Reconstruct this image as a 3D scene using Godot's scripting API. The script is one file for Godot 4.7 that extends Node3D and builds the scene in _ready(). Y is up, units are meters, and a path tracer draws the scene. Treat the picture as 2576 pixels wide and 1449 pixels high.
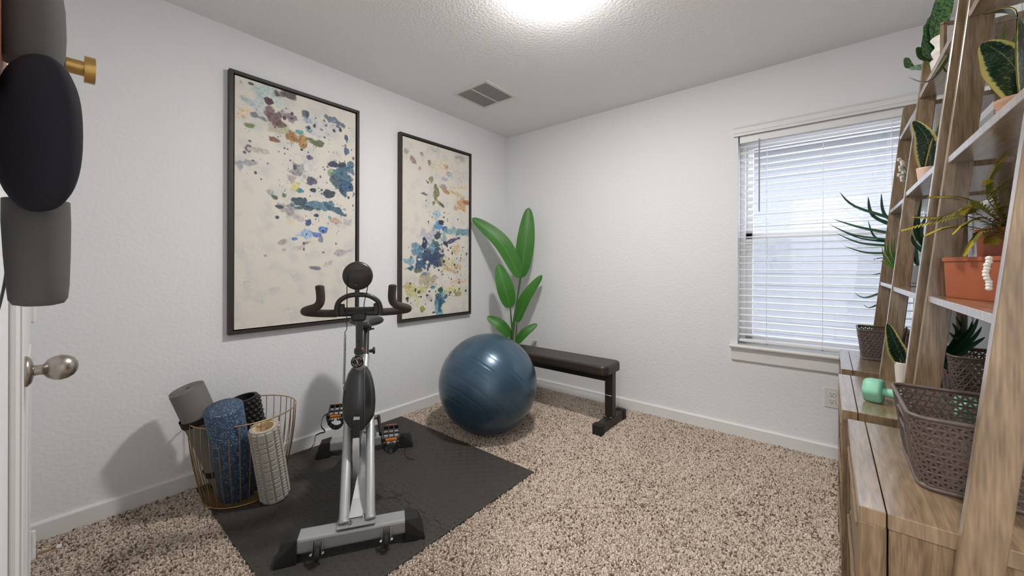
extends Node3D
# A home gym room: exercise bike on puzzle mats, ball, bench, art, ladder shelves. Metres, y up; x=0 is the art wall, z=0 the window wall.

# ---- the photograph's camera, solved from the room's edges (frame 2576 x 1449) ----
const FPX := 970.27
const PCX := 1288.0
const PCY := 669.29
const CAM := Vector3(2.5191, 1.1448, 2.9844)
const YAW := 0.6872
const ROLL := 0.003
const H := 2.44            # ceiling
const XR := 3.06           # right wall
const ZB := 3.025          # back wall
var c_right: Vector3
var c_up: Vector3
var c_fwd: Vector3
var used := {}
var M := {}
var rng := RandomNumberGenerator.new()


func ray(px: float, py: float) -> Vector3:
	return c_fwd + c_right * ((px - PCX) / FPX) - c_up * ((py - PCY) / FPX)

func on_x(px: float, py: float, x: float) -> Vector3:
	var d := ray(px, py)
	return CAM + d * ((x - CAM.x) / d.x)

func on_y(px: float, py: float, y: float) -> Vector3:
	var d := ray(px, py)
	return CAM + d * ((y - CAM.y) / d.y)

func on_z(px: float, py: float, z: float) -> Vector3:
	var d := ray(px, py)
	return CAM + d * ((z - CAM.z) / d.z)

func at_depth(px: float, py: float, depth: float) -> Vector3:
	return CAM + ray(px, py) * depth


# ---------------------------------------------------------------- scene tree helpers
func numbered(called: String) -> String:
	if not used.has(called):
		used[called] = 0
		return called
	used[called] += 1
	return "%s_%03d" % [called, used[called]]

func tag(o: Node3D, label: String, category: String, group := "") -> Node3D:
	o.set_meta("label", label)
	o.set_meta("category", category)
	if group != "":
		o.set_meta("group", group)
	return o

func thing(called: String, label: String, category: String, pos := Vector3.ZERO, turn := 0.0, group := "") -> Node3D:
	var o := Node3D.new()
	o.name = numbered(called)
	add_child(o, true)
	o.position = pos
	o.rotation.y = turn
	tag(o, label, category, group)
	return o

func setting(called: String, pos := Vector3.ZERO) -> Node3D:
	var o := Node3D.new()
	o.name = called
	add_child(o, true)
	o.position = pos
	o.set_meta("kind", "structure")
	return o

func inst(called: String, mesh: Mesh, m: Material, parent: Node, pos := Vector3.ZERO, basis := Basis()) -> MeshInstance3D:
	var o := MeshInstance3D.new()
	o.name = called
	o.mesh = mesh
	if m:
		o.material_override = m
	parent.add_child(o, true)
	o.transform = Transform3D(basis, pos)
	return o

func part(called: String, st: SurfaceTool, m: Material, parent: Node, pos := Vector3.ZERO, basis := Basis()) -> MeshInstance3D:
	return inst(called, done(st), m, parent, pos, basis)

func copy(o: Node3D, pos: Vector3, turn: float, label: String) -> Node3D:
	var c: Node3D = o.duplicate()
	var base := str(o.name)
	c.name = numbered(base)
	add_child(c, true)
	c.position = pos
	c.rotation.y = turn
	if label != "":
		c.set_meta("label", label)
	return c


# ---------------------------------------------------------------- mesh helpers
func mb() -> SurfaceTool:
	var st := SurfaceTool.new()
	st.begin(Mesh.PRIMITIVE_TRIANGLES)
	st.set_smooth_group(-1)
	return st

func done(st: SurfaceTool) -> ArrayMesh:
	st.generate_normals()
	return st.commit()

func tri(st: SurfaceTool, a: Vector3, b: Vector3, c: Vector3, out: Vector3) -> void:
	if (b - a).cross(c - a).dot(out) < 0.0:
		var t := b
		b = c
		c = t
	st.add_vertex(a)
	st.add_vertex(c)
	st.add_vertex(b)

func quad(st: SurfaceTool, a: Vector3, b: Vector3, c: Vector3, d: Vector3, out: Vector3) -> void:
	if (b - a).cross(c - a).dot(out) + (c - a).cross(d - a).dot(out) < 0.0:
		st.add_vertex(a); st.add_vertex(b); st.add_vertex(c)
		st.add_vertex(a); st.add_vertex(c); st.add_vertex(d)
	else:
		st.add_vertex(a); st.add_vertex(c); st.add_vertex(b)
		st.add_vertex(a); st.add_vertex(d); st.add_vertex(c)

# a box with chamfered edges
func box(st: SurfaceTool, centre: Vector3, size: Vector3, bevel := 0.0, basis := Basis()) -> void:
	var h := size * 0.5
	bevel = minf(bevel, minf(h.x, minf(h.y, h.z)) * 0.9)
	var p := func(s: Vector3, axis: int) -> Vector3:
		var v := Vector3(s.x * (h.x - bevel), s.y * (h.y - bevel), s.z * (h.z - bevel))
		v[axis] = s[axis] * h[axis]
		return centre + basis * v
	for a in 3:
		var b := (a + 1) % 3
		var c := (a + 2) % 3
		for s in [-1.0, 1.0]:
			var q := []
			for k in [[-1.0, -1.0], [1.0, -1.0], [1.0, 1.0], [-1.0, 1.0]]:
				var v := Vector3.ZERO
				v[a] = s; v[b] = k[0]; v[c] = k[1]
				q.append(p.call(v, a))
			var n := Vector3.ZERO
			n[a] = s
			quad(st, q[0], q[1], q[2], q[3], basis * n)
		if bevel > 0.0:
			for s in [-1.0, 1.0]:
				for t in [-1.0, 1.0]:
					var v0 := Vector3.ZERO
					v0[a] = s; v0[b] = t; v0[c] = -1.0
					var v1 := v0
					v1[c] = 1.0
					var n := Vector3.ZERO
					n[a] = s; n[b] = t
					quad(st, p.call(v0, a), p.call(v1, a), p.call(v1, b), p.call(v0, b), basis * n)
	if bevel > 0.0:
		for sx in [-1.0, 1.0]:
			for sy in [-1.0, 1.0]:
				for sz in [-1.0, 1.0]:
					var s := Vector3(sx, sy, sz)
					tri(st, p.call(s, 0), p.call(s, 1), p.call(s, 2), basis * s)

func boxes(called: String, centre: Vector3, size: Vector3, bevel: float, m: Material, parent: Node) -> MeshInstance3D:
	var st := mb()
	box(st, centre, size, bevel)
	return part(called, st, m, parent)

# a box given by its two corners
func span(called: String, a: Vector3, b: Vector3, bevel: float, m: Material, parent: Node) -> MeshInstance3D:
	return boxes(called, (a + b) * 0.5, (b - a).abs(), bevel, m, parent)

func frames(pts: Array, closed: bool) -> Array:
	var out := []
	var n := pts.size()
	var prev := Vector3.ZERO
	for i in n:
		var a: Vector3 = pts[(i - 1 + n) % n] if closed or i > 0 else pts[i]
		var b: Vector3 = pts[(i + 1) % n] if closed or i < n - 1 else pts[i]
		var t := (b - a).normalized()
		var side := prev
		if i == 0:
			side = t.cross(Vector3.UP)
			if side.length() < 0.05:
				side = t.cross(Vector3.RIGHT)
		side = (side - t * side.dot(t)).normalized()
		prev = side
		out.append([side, t.cross(side).normalized(), t])
	return out

# a round tube along points; r is a number or one number for each point
func tube(st: SurfaceTool, pts: Array, r, sides := 10, closed := false, caps := true, flat := 1.0) -> void:
	var fr := frames(pts, closed)
	var rings := []
	for i in pts.size():
		var rr: float = r[i] if r is Array else r
		var ring := []
		for k in sides:
			var a := TAU * k / sides
			ring.append(pts[i] + (fr[i][0] * cos(a) * flat + fr[i][1] * sin(a)) * rr)
		rings.append(ring)
	var m := pts.size() if closed else pts.size() - 1
	st.set_smooth_group(1)
	for i in m:
		var j := (i + 1) % pts.size()
		for k in sides:
			var l := (k + 1) % sides
			var out: Vector3 = rings[i][k] + rings[i][l] - pts[i] * 2.0
			quad(st, rings[i][k], rings[i][l], rings[j][l], rings[j][k], out)
	st.set_smooth_group(-1)
	if caps and not closed:
		for e in [0, pts.size() - 1]:
			var out: Vector3 = fr[e][2] * (-1.0 if e == 0 else 1.0)
			for k in range(1, sides - 1):
				tri(st, rings[e][0], rings[e][k], rings[e][k + 1], out)

func smooth_path(pts: Array, steps := 6) -> Array:
	var out := []
	for i in pts.size() - 1:
		var p0: Vector3 = pts[maxi(i - 1, 0)]
		var p1: Vector3 = pts[i]
		var p2: Vector3 = pts[i + 1]
		var p3: Vector3 = pts[mini(i + 2, pts.size() - 1)]
		for k in steps:
			out.append(p1.cubic_interpolate(p2, p0, p3, float(k) / steps))
	out.append(pts[-1])
	return out

# turned shape: profile of Vector2(radius, height); smooth runs are separated by doubled points
func lathe(st: SurfaceTool, profile: Array, segs := 24, origin := Vector3.ZERO, basis := Basis(), sx := 1.0, sz := 1.0) -> void:
	for i in profile.size() - 1:
		var a: Vector2 = profile[i]
		var b: Vector2 = profile[i + 1]
		if a.is_equal_approx(b):
			continue
		var d := b - a
		var nrm := Vector2(d.y, -d.x)
		for k in segs:
			var t0 := TAU * k / segs
			var t1 := TAU * (k + 1) / segs
			var e0 := Vector3(cos(t0) * sx, 0, sin(t0) * sz)
			var e1 := Vector3(cos(t1) * sx, 0, sin(t1) * sz)
			st.set_smooth_group(3 + i if false else 1)
			var out := basis * ((e0 + e1) * 0.5 * nrm.x + Vector3.UP * nrm.y)
			var p := origin + basis * (e0 * a.x + Vector3.UP * a.y)
			var q := origin + basis * (e1 * a.x + Vector3.UP * a.y)
			var r := origin + basis * (e1 * b.x + Vector3.UP * b.y)
			var s := origin + basis * (e0 * b.x + Vector3.UP * b.y)
			if a.x < 1e-5:
				tri(st, p, r, s, out)
			elif b.x < 1e-5:
				tri(st, p, q, r, out)
			else:
				quad(st, p, q, r, s, out)
	st.set_smooth_group(-1)

# the same with hard edges between the runs of the profile
func lathe_hard(st: SurfaceTool, profile: Array, segs := 24, origin := Vector3.ZERO, basis := Basis()) -> void:
	for i in profile.size() - 1:
		var a: Vector2 = profile[i]
		var b: Vector2 = profile[i + 1]
		var d := b - a
		var nrm := Vector2(d.y, -d.x)
		st.set_smooth_group(10 + i)
		for k in segs:
			var t0 := TAU * k / segs
			var t1 := TAU * (k + 1) / segs
			var e0 := Vector3(cos(t0), 0, sin(t0))
			var e1 := Vector3(cos(t1), 0, sin(t1))
			var out := basis * ((e0 + e1) * 0.5 * nrm.x + Vector3.UP * nrm.y)
			var p := origin + basis * (e0 * a.x + Vector3.UP * a.y)
			var q := origin + basis * (e1 * a.x + Vector3.UP * a.y)
			var r := origin + basis * (e1 * b.x + Vector3.UP * b.y)
			var s := origin + basis * (e0 * b.x + Vector3.UP * b.y)
			if a.x < 1e-5:
				tri(st, p, r, s, out)
			elif b.x < 1e-5:
				tri(st, p, q, r, out)
			else:
				quad(st, p, q, r, s, out)
	st.set_smooth_group(-1)

# a polygon in the local xy plane, pushed along local z from 0 to depth, with a chamfer on the far side
func prism(st: SurfaceTool, poly: PackedVector2Array, depth: float, origin := Vector3.ZERO, basis := Basis(), bevel := 0.0) -> void:
	if Geometry2D.is_polygon_clockwise(poly):
		poly = poly.duplicate()
		poly.reverse()
	var n := poly.size()
	var at := func(p: Vector2, z: float) -> Vector3: return origin + basis * Vector3(p.x, p.y, z)
	var top := poly
	if bevel > 0.0:
		top = PackedVector2Array()
		for i in n:
			var d0 := (poly[i] - poly[(i - 1 + n) % n]).normalized()
			var d1 := (poly[(i + 1) % n] - poly[i]).normalized()
			var nn := (Vector2(-d0.y, d0.x) + Vector2(-d1.y, d1.x))
			var l := maxf(nn.length(), 0.5)
			top.append(poly[i] + nn / l * bevel * (2.0 / l if l > 1.0 else 1.2))
	var z1 := depth - bevel
	for i in n:
		var j := (i + 1) % n
		var e := poly[j] - poly[i]
		var out := basis * Vector3(e.y, -e.x, 0)
		quad(st, at.call(poly[i], 0.0), at.call(poly[j], 0.0), at.call(poly[j], z1), at.call(poly[i], z1), out)
		if bevel > 0.0:
			quad(st, at.call(poly[i], z1), at.call(poly[j], z1), at.call(top[j], depth), at.call(top[i], depth), out + basis * Vector3(0, 0, e.length()))
	var idx := Geometry2D.triangulate_polygon(poly)
	for k in range(0, idx.size(), 3):
		tri(st, at.call(poly[idx[k]], 0.0), at.call(poly[idx[k + 1]], 0.0), at.call(poly[idx[k + 2]], 0.0), basis * Vector3(0, 0, -1))
		tri(st, at.call(top[idx[k]], depth), at.call(top[idx[k + 1]], depth), at.call(top[idx[k + 2]], depth), basis * Vector3(0, 0, 1))

func ellipsoid(st: SurfaceTool, centre: Vector3, r: Vector3, segs := 20, rings := 12, basis := Basis()) -> void:
	st.set_smooth_group(1)
	for i in rings:
		var a0 := PI * i / rings - PI / 2
		var a1 := PI * (i + 1) / rings - PI / 2
		for k in segs:
			var t0 := TAU * k / segs
			var t1 := TAU * (k + 1) / segs
			var p := Vector3(cos(a0) * cos(t0), sin(a0), cos(a0) * sin(t0))
			var q := Vector3(cos(a0) * cos(t1), sin(a0), cos(a0) * sin(t1))
			var s := Vector3(cos(a1) * cos(t1), sin(a1), cos(a1) * sin(t1))
			var t := Vector3(cos(a1) * cos(t0), sin(a1), cos(a1) * sin(t0))
			var out := basis * (p + s)
			if i == 0:
				tri(st, centre + basis * (p * r), centre + basis * (s * r), centre + basis * (t * r), out)
			elif i == rings - 1:
				tri(st, centre + basis * (p * r), centre + basis * (q * r), centre + basis * (s * r), out)
			else:
				quad(st, centre + basis * (p * r), centre + basis * (q * r), centre + basis * (s * r), centre + basis * (t * r), out)
	st.set_smooth_group(-1)

func width_at(shape: String, v: float) -> float:
	match shape:
		"paddle":
			return pow(sin(PI * pow(clampf(v, 0, 1), 0.85)), 0.62)
		"strap":
			return minf(1.0, 0.55 + v * 1.2) * pow(clampf(1.0 - v, 0, 1), 0.55)
		"blade":
			return minf(1.0, 0.45 + v * 1.6) * clampf(1.0 - pow(v, 3.0), 0, 1)
		"dart":
			return minf(1.0, 0.4 + v * 1.7) * pow(clampf(1.0 - v, 0, 1), 0.62) * 1.15
		"spear":
			return minf(1.0, 0.5 + v * 1.5) * sqrt(clampf(1.0 - pow(v, 4.0), 0, 1))
	return 1.0

# a leaf of real thickness along a spine; u runs across it and v along it
func leaf(st: SurfaceTool, pts: Array, w: float, shape: String, hint: Vector3, cup := 0.2, n := 12, thick := 0.0012) -> void:
	var path := smooth_path(pts, maxi(2, n / (pts.size() - 1)))
	var rows := []
	var cols := [-1.0, -0.55, 0.0, 0.55, 1.0]
	for i in path.size():
		var v := float(i) / (path.size() - 1)
		var t: Vector3 = (path[mini(i + 1, path.size() - 1)] - path[maxi(i - 1, 0)]).normalized()
		var side := t.cross(hint).normalized()
		var up := side.cross(t).normalized()
		var ww := maxf(w * 0.5 * width_at(shape, v), 0.0004)
		var row := []
		for j in cols:
			row.append(path[i] + side * j * ww + up * (cup * ww * absf(j)))
		rows.append([row, up, v])
	for face in [0, 1]:
		st.set_smooth_group(1 + face)
		for i in rows.size() - 1:
			for j in 4:
				var off0: Vector3 = rows[i][1] * (-thick * face)
				var off1: Vector3 = rows[i + 1][1] * (-thick * face)
				var a: Vector3 = rows[i][0][j] + off0
				var b: Vector3 = rows[i][0][j + 1] + off0
				var c: Vector3 = rows[i + 1][0][j + 1] + off1
				var d: Vector3 = rows[i + 1][0][j] + off1
				var ua := Vector2((cols[j] + 1) * 0.5, rows[i][2])
				var ub := Vector2((cols[j + 1] + 1) * 0.5, rows[i][2])
				var uc := Vector2((cols[j + 1] + 1) * 0.5, rows[i + 1][2])
				var ud := Vector2((cols[j] + 1) * 0.5, rows[i + 1][2])
				var seq := [[a, ua], [c, uc], [b, ub], [a, ua], [d, ud], [c, uc]]
				if (b - a).cross(c - a).dot(rows[i][1] * (1.0 - 2.0 * face)) < 0.0:
					seq = [[a, ua], [b, ub], [c, uc], [a, ua], [c, uc], [d, ud]]
				for q in seq:
					st.set_uv(q[1])
					st.add_vertex(q[0])
	st.set_smooth_group(-1)


# ---------------------------------------------------------------- materials
func rgb8(r: float, g: float, b: float) -> Color:
	return Color(r / 255.0, g / 255.0, b / 255.0)

func mat(c: Color, rough := 0.6, metal := 0.0, spec := 0.5) -> StandardMaterial3D:
	var m := StandardMaterial3D.new()
	m.albedo_color = c
	m.roughness = rough
	m.metallic = metal
	m.metallic_specular = spec
	return m

func noise_tex(size: int, freq: float, seed: int, octaves := 3, kind := FastNoiseLite.TYPE_SIMPLEX_SMOOTH) -> ImageTexture:
	var n := FastNoiseLite.new()
	n.noise_type = kind
	n.seed = seed
	n.frequency = freq
	n.fractal_octaves = octaves
	var im := n.get_seamless_image(size, size)
	return ImageTexture.create_from_image(im)

func bumpy(m: StandardMaterial3D, t: Texture2D, cm: float, per_metre: float, world := true) -> StandardMaterial3D:
	m.heightmap_enabled = true
	m.heightmap_texture = t
	m.heightmap_scale = cm
	m.uv1_triplanar = true
	m.uv1_world_triplanar = world
	m.uv1_scale = Vector3.ONE * per_metre
	return m

func textured(m: StandardMaterial3D, t: Texture2D, per_metre: float, world := true) -> StandardMaterial3D:
	m.albedo_texture = t
	m.uv1_triplanar = true
	m.uv1_world_triplanar = world
	m.uv1_scale = Vector3.ONE * per_metre
	return m

# oak veneer: long streaks along v
func wood_image(light: Color, dark: Color, seed: int) -> ImageTexture:
	var w := 256
	var h := 512
	var a := FastNoiseLite.new()
	a.seed = seed
	a.frequency = 1.0
	a.fractal_octaves = 3
	var b := FastNoiseLite.new()
	b.seed = seed + 5
	b.frequency = 1.0
	b.fractal_octaves = 2
	var im := Image.create(w, h, false, Image.FORMAT_RGB8)
	for y in h:
		for x in w:
			# wrapped over both edges by mixing with the shifted copy near the border
			var wx := clampf((x - (w - 40)) / 40.0, 0, 1)
			var wy := clampf((y - (h - 80)) / 80.0, 0, 1)
			var s := 0.0
			for k in [[0, 0, (1 - wx) * (1 - wy)], [-w, 0, wx * (1 - wy)], [0, -h, (1 - wx) * wy], [-w, -h, wx * wy]]:
				if k[2] > 0.0:
					var X: float = x + k[0]
					var Y: float = y + k[1]
					s += k[2] * (0.62 * a.get_noise_2d(X * 0.11, Y * 0.0045) + 0.55 * b.get_noise_2d(X * 0.5 + 80, Y * 0.014))
			im.set_pixel(x, y, dark.lerp(light, clampf(0.5 + s * 0.9, 0, 1)))
	return ImageTexture.create_from_image(im)


func _ready() -> void:
	rng.seed = 20240611
	# ---- camera
	c_right = Vector3(cos(YAW), 0, -sin(YAW))
	c_fwd = Vector3(-sin(YAW), 0, -cos(YAW))
	c_up = Vector3.UP
	var r2 := c_right * cos(ROLL) + c_up * sin(ROLL)
	c_up = (c_up * cos(ROLL) - c_right * sin(ROLL)).normalized()
	c_right = r2.normalized()
	var cam := Camera3D.new()
	cam.name = "camera"
	add_child(cam)
	cam.transform = Transform3D(Basis(c_right, c_up, -c_fwd), CAM)
	cam.projection = Camera3D.PROJECTION_FRUSTUM
	cam.near = 0.05
	cam.far = 60.0
	cam.size = 1449.0 / FPX * cam.near
	cam.frustum_offset = Vector2(0, (PCY - 724.5) / FPX * cam.near)
	cam.current = true
	# ---- sky and exposure
	var env := Environment.new()
	var sky_m := ProceduralSkyMaterial.new()
	sky_m.sky_top_color = rgb8(222, 230, 244)
	sky_m.sky_horizon_color = rgb8(240, 244, 250)
	sky_m.ground_bottom_color = rgb8(190, 188, 184)
	sky_m.ground_horizon_color = rgb8(215, 215, 215)
	sky_m.sky_energy_multiplier = 2.7
	sky_m.ground_energy_multiplier = 1.4
	var sky := Sky.new()
	sky.sky_material = sky_m
	env.background_mode = Environment.BG_SKY
	env.sky = sky
	env.tonemap_mode = Environment.TONE_MAPPER_LINEAR
	env.tonemap_exposure = 1.1
	env.sdfgi_enabled = true
	env.ssao_enabled = true
	env.ssil_enabled = true
	var we := WorldEnvironment.new()
	we.name = "world"
	we.environment = env
	add_child(we)
	materials()
	room()
	window_and_blind()
	doors()
	ceiling_fittings()
	carpet()
	outlets()
	puzzle_mat()
	pictures()
	bike()
	ball()
	bench()
	corner_plant()
	wire_basket()
	for k in 3:
		shelf_unit(k)
	shelf_things()
	hook_things()


func materials() -> void:
	var peel := noise_tex(256, 0.045, 4, 2)
	M.wall = bumpy(mat(rgb8(234, 235, 237), 0.85, 0.0, 0.3), peel, 0.10, 3.4)
	M.ceiling = bumpy(mat(rgb8(240, 240, 240), 0.95, 0.0, 0.2), noise_tex(256, 0.06, 9, 3), 0.16, 3.0)
	M.trim = mat(rgb8(230, 230, 229), 0.45)
	M.door = mat(rgb8(228, 228, 228), 0.5)
	M.vinyl = mat(rgb8(236, 236, 236), 0.4)
	M.slat = mat(rgb8(240, 240, 240), 0.45)
	M.slat.backlight_enabled = true
	M.slat.backlight = Color(0.25, 0.25, 0.25)
	M.plate = mat(rgb8(226, 224, 221), 0.4)
	M.slot = mat(rgb8(40, 38, 36), 0.6)
	M.siding = mat(rgb8(116, 117, 121), 0.8)
	M.eave = mat(rgb8(120, 124, 132), 0.7)
	M.concrete = mat(rgb8(188, 186, 180), 0.9)
	M.roof = mat(rgb8(90, 86, 84), 0.9)
	M.glass = mat(Color(0.93, 0.97, 1.0, 0.06), 0.02)
	M.glass.transparency = BaseMaterial3D.TRANSPARENCY_ALPHA
	M.screen = mat(Color(0.35, 0.36, 0.38, 0.16), 0.8)
	M.screen.transparency = BaseMaterial3D.TRANSPARENCY_ALPHA
	M.wand = mat(rgb8(150, 150, 148), 0.3)
	M.carpet = mat(rgb8(150, 134, 120), 1.0, 0.0, 0.1)
	M.nickel = mat(rgb8(172, 166, 158), 0.3, 1.0)
	M.chrome = mat(rgb8(205, 205, 205), 0.16, 1.0)
	M.brass = mat(rgb8(186, 152, 92), 0.34, 1.0)
	M.gold_wire = mat(rgb8(190, 158, 104), 0.35, 0.9)
	M.silver = mat(rgb8(184, 186, 188), 0.38, 0.6)
	M.silver_dark = mat(rgb8(120, 122, 124), 0.35, 0.8)
	M.alu = mat(rgb8(200, 201, 202), 0.42, 0.45)
	M.black_plastic = mat(rgb8(30, 29, 28), 0.45)
	M.black_satin = mat(rgb8(44, 41, 38), 0.36)
	M.shell = mat(rgb8(42, 44, 46), 0.3, 0.3)
	M.shell.clearcoat_enabled = true
	M.shell.clearcoat = 0.6
	M.shell.clearcoat_roughness = 0.2
	M.foam_grip = bumpy(mat(rgb8(58, 50, 45), 0.85), noise_tex(128, 0.2, 3, 1), 0.03, 30.0, false)
	M.rubber = mat(rgb8(26, 25, 24), 0.75)
	M.orange = mat(rgb8(226, 126, 34), 0.35)
	M.post = mat(rgb8(92, 94, 96), 0.38, 0.7)
	M.bench_pad = bumpy(mat(rgb8(50, 42, 37), 0.42), noise_tex(128, 0.12, 31, 3), 0.02, 12.0)
	M.bench_steel = mat(rgb8(42, 36, 31), 0.4, 0.2)
	var foam := bumpy(mat(rgb8(62, 58, 54), 0.62, 0.0, 0.45), noise_tex(128, 0.16, 7, 2), 0.02, 14.0)
	M.mat_foam = foam
	M.frame = textured(mat(Color.WHITE, 0.5), wood_image(rgb8(62, 55, 48), rgb8(40, 35, 31), 71), 3.0)
	M.frame_lip = mat(rgb8(14, 12, 11), 0.7)
	M.ball = mat(rgb8(58, 84, 104), 0.3, 0.35)
	M.ball.clearcoat_enabled = true
	M.ball.clearcoat = 0.35
	M.ball.clearcoat_roughness = 0.24
	var oak := wood_image(rgb8(158, 135, 106), rgb8(106, 87, 65), 17)
	M.oak = textured(mat(Color.WHITE, 0.3, 0.0, 0.5), oak, 1.6)
	M.oak.clearcoat_enabled = true
	M.oak.clearcoat = 1.0
	M.oak.clearcoat_roughness = 0.16
	M.oak_side = textured(mat(rgb8(235, 232, 228), 0.5, 0.0, 0.5), oak, 2.1)
	M.terracotta = bumpy(mat(rgb8(160, 84, 50), 0.6), noise_tex(128, 0.1, 5, 2), 0.02, 12.0)
	M.white_ceramic = mat(rgb8(226, 220, 212), 0.4)
	M.mint = bumpy(mat(rgb8(134, 196, 168), 0.45), noise_tex(64, 0.3, 8, 1), 0.01, 40.0)
	M.mint_mark = mat(rgb8(176, 220, 198), 0.5)
	M.yellow = mat(rgb8(206, 190, 56), 0.5)
	M.lime = mat(rgb8(160, 190, 80), 0.5)
	M.brown_plastic = mat(rgb8(92, 78, 72), 0.42)
	M.soil = mat(rgb8(48, 38, 30), 1.0)
	M.pot_brown = mat(rgb8(84, 72, 62), 0.7)
	M.pot_ribbed = mat(rgb8(168, 128, 100), 0.7)
	M.pot_grey = mat(rgb8(150, 150, 152), 0.6)
	M.leaf_big = leaf_mat(leaf_image(rgb8(60, 124, 38), rgb8(36, 92, 26), rgb8(104, 156, 62), 0), 0.45)
	M.leaf_dark = leaf_mat(leaf_image(rgb8(50, 92, 66), rgb8(30, 62, 46), rgb8(70, 118, 84), 0), 0.42)
	M.leaf_grass = leaf_mat(leaf_image(rgb8(84, 148, 56), rgb8(54, 110, 36), rgb8(120, 176, 84), 0), 0.5)
	M.leaf_snake = leaf_mat(leaf_image(rgb8(104, 150, 74), rgb8(38, 84, 50), rgb8(104, 150, 74), 1), 0.45)
	M.leaf_margin = leaf_mat(leaf_image(rgb8(92, 124, 82), rgb8(22, 46, 36), rgb8(218, 206, 132), 2), 0.32)
	M.fern = leaf_mat(leaf_image(rgb8(128, 124, 44), rgb8(70, 82, 32), rgb8(140, 140, 60), 0), 0.6)
	M.fern_tip = leaf_mat(leaf_image(rgb8(190, 174, 58), rgb8(140, 128, 44), rgb8(200, 190, 80), 0), 0.6)
	M.stem = mat(rgb8(70, 104, 50), 0.55)
	M.stem_brown = mat(rgb8(92, 70, 44), 0.7)
	M.blossom = mat(rgb8(238, 234, 224), 0.6)
	M.bead = mat(rgb8(236, 232, 226), 0.4)
	M.yoga = bumpy(mat(rgb8(120, 116, 112), 0.8), noise_tex(128, 0.16, 12, 1), 0.04, 26.0, false)
	M.strap = mat(rgb8(28, 26, 25), 0.8)
	M.roller_blue = textured(mat(Color.WHITE, 0.5), speckle_image(), 2.4, false)
	M.roller_black = mat(rgb8(26, 25, 25), 0.5)
	M.roller_grey = mat(rgb8(172, 168, 160), 0.6)
	M.roller_core = mat(rgb8(226, 204, 166), 0.5)
	M.foam_grey = bumpy(mat(rgb8(92, 90, 88), 0.9), noise_tex(64, 0.3, 14, 1), 0.02, 40.0)
	M.pad_black = bumpy(mat(rgb8(40, 39, 46), 0.8, 0.0, 0.3), noise_tex(64, 0.3, 15, 1), 0.02, 50.0)
	M.rack_wood = mat(rgb8(150, 92, 64), 0.5)
	M.lamp_glow = mat(rgb8(250, 248, 240), 0.5)
	M.lamp_glow.emission_enabled = true
	M.lamp_glow.emission = Color(1.0, 0.95, 0.87)
	M.lamp_glow.emission_energy_multiplier = 1.6


func leaf_mat(t: Texture2D, rough: float) -> StandardMaterial3D:
	var m := mat(Color.WHITE, rough)
	m.albedo_texture = t
	m.backlight_enabled = true
	m.backlight = Color(0.22, 0.3, 0.12)
	return m

# kind 0: plain blade with a pale midrib and side veins; 1: dark bands across; 2: mottled dark blade with a yellow margin
func leaf_image(base: Color, dark: Color, pale: Color, kind: int) -> ImageTexture:
	var w := 48
	var h := 192
	var n := FastNoiseLite.new()
	n.seed = 40 + kind
	n.frequency = 1.0
	var im := Image.create(w, h, false, Image.FORMAT_RGB8)
	for y in h:
		for x in w:
			var u := (x + 0.5) / w * 2.0 - 1.0
			var v := (y + 0.5) / h
			var c := base
			if kind == 0:
				var vein := 0.5 + 0.5 * sin((v * 46.0 - absf(u) * 9.0) * 3.0)
				c = base.lerp(dark, 0.35 * vein + 0.3 * n.get_noise_2d(x * 0.05, y * 0.02))
				c = c.lerp(pale, clampf(1.0 - absf(u) * 14.0, 0, 1) * 0.8)
			elif kind == 1:
				var s := n.get_noise_2d(x * 0.035, y * 0.16) + 0.35 * n.get_noise_2d(x * 0.2, y * 0.3)
				c = base.lerp(dark, smoothstep(-0.12, 0.16, s))
			else:
				var s := n.get_noise_2d(x * 0.12, y * 0.22)
				c = dark.lerp(base, smoothstep(0.12, 0.4, s))
				c = c.lerp(pale, smoothstep(0.66, 0.8, absf(u) + 0.1 * n.get_noise_2d(9.0, y * 0.12)))
				c = c.lerp(pale, 0.75 * clampf(1.0 - absf(u - 0.35 + v * 0.3) * 26.0, 0, 1))
			im.set_pixel(x, y, c)
	return ImageTexture.create_from_image(im)

func speckle_image() -> ImageTexture:
	var s := 384
	var im := Image.create(s, s, false, Image.FORMAT_RGB8)
	var n := FastNoiseLite.new()
	n.seed = 3
	n.frequency = 0.01
	for y in s:
		for x in s:
			im.set_pixel(x, y, rgb8(44, 66, 92).lerp(rgb8(56, 80, 108), 0.5 + 0.5 * n.get_noise_2d(x, y)))
	var g := RandomNumberGenerator.new()
	g.seed = 77
	for k in 1500:
		var x := g.randi() % s
		var y := g.randi() % s
		var r := 2 if g.randf() < 0.6 else 3
		var e := g.randi() % 2
		var c := rgb8(214, 224, 226).lerp(rgb8(150, 174, 190), g.randf() * 0.6)
		for dy in r:
			for dx in r + e:
				if g.randf() < 0.9:
					im.set_pixel((x + dx) % s, (y + dy) % s, c)
	return ImageTexture.create_from_image(im)


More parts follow.
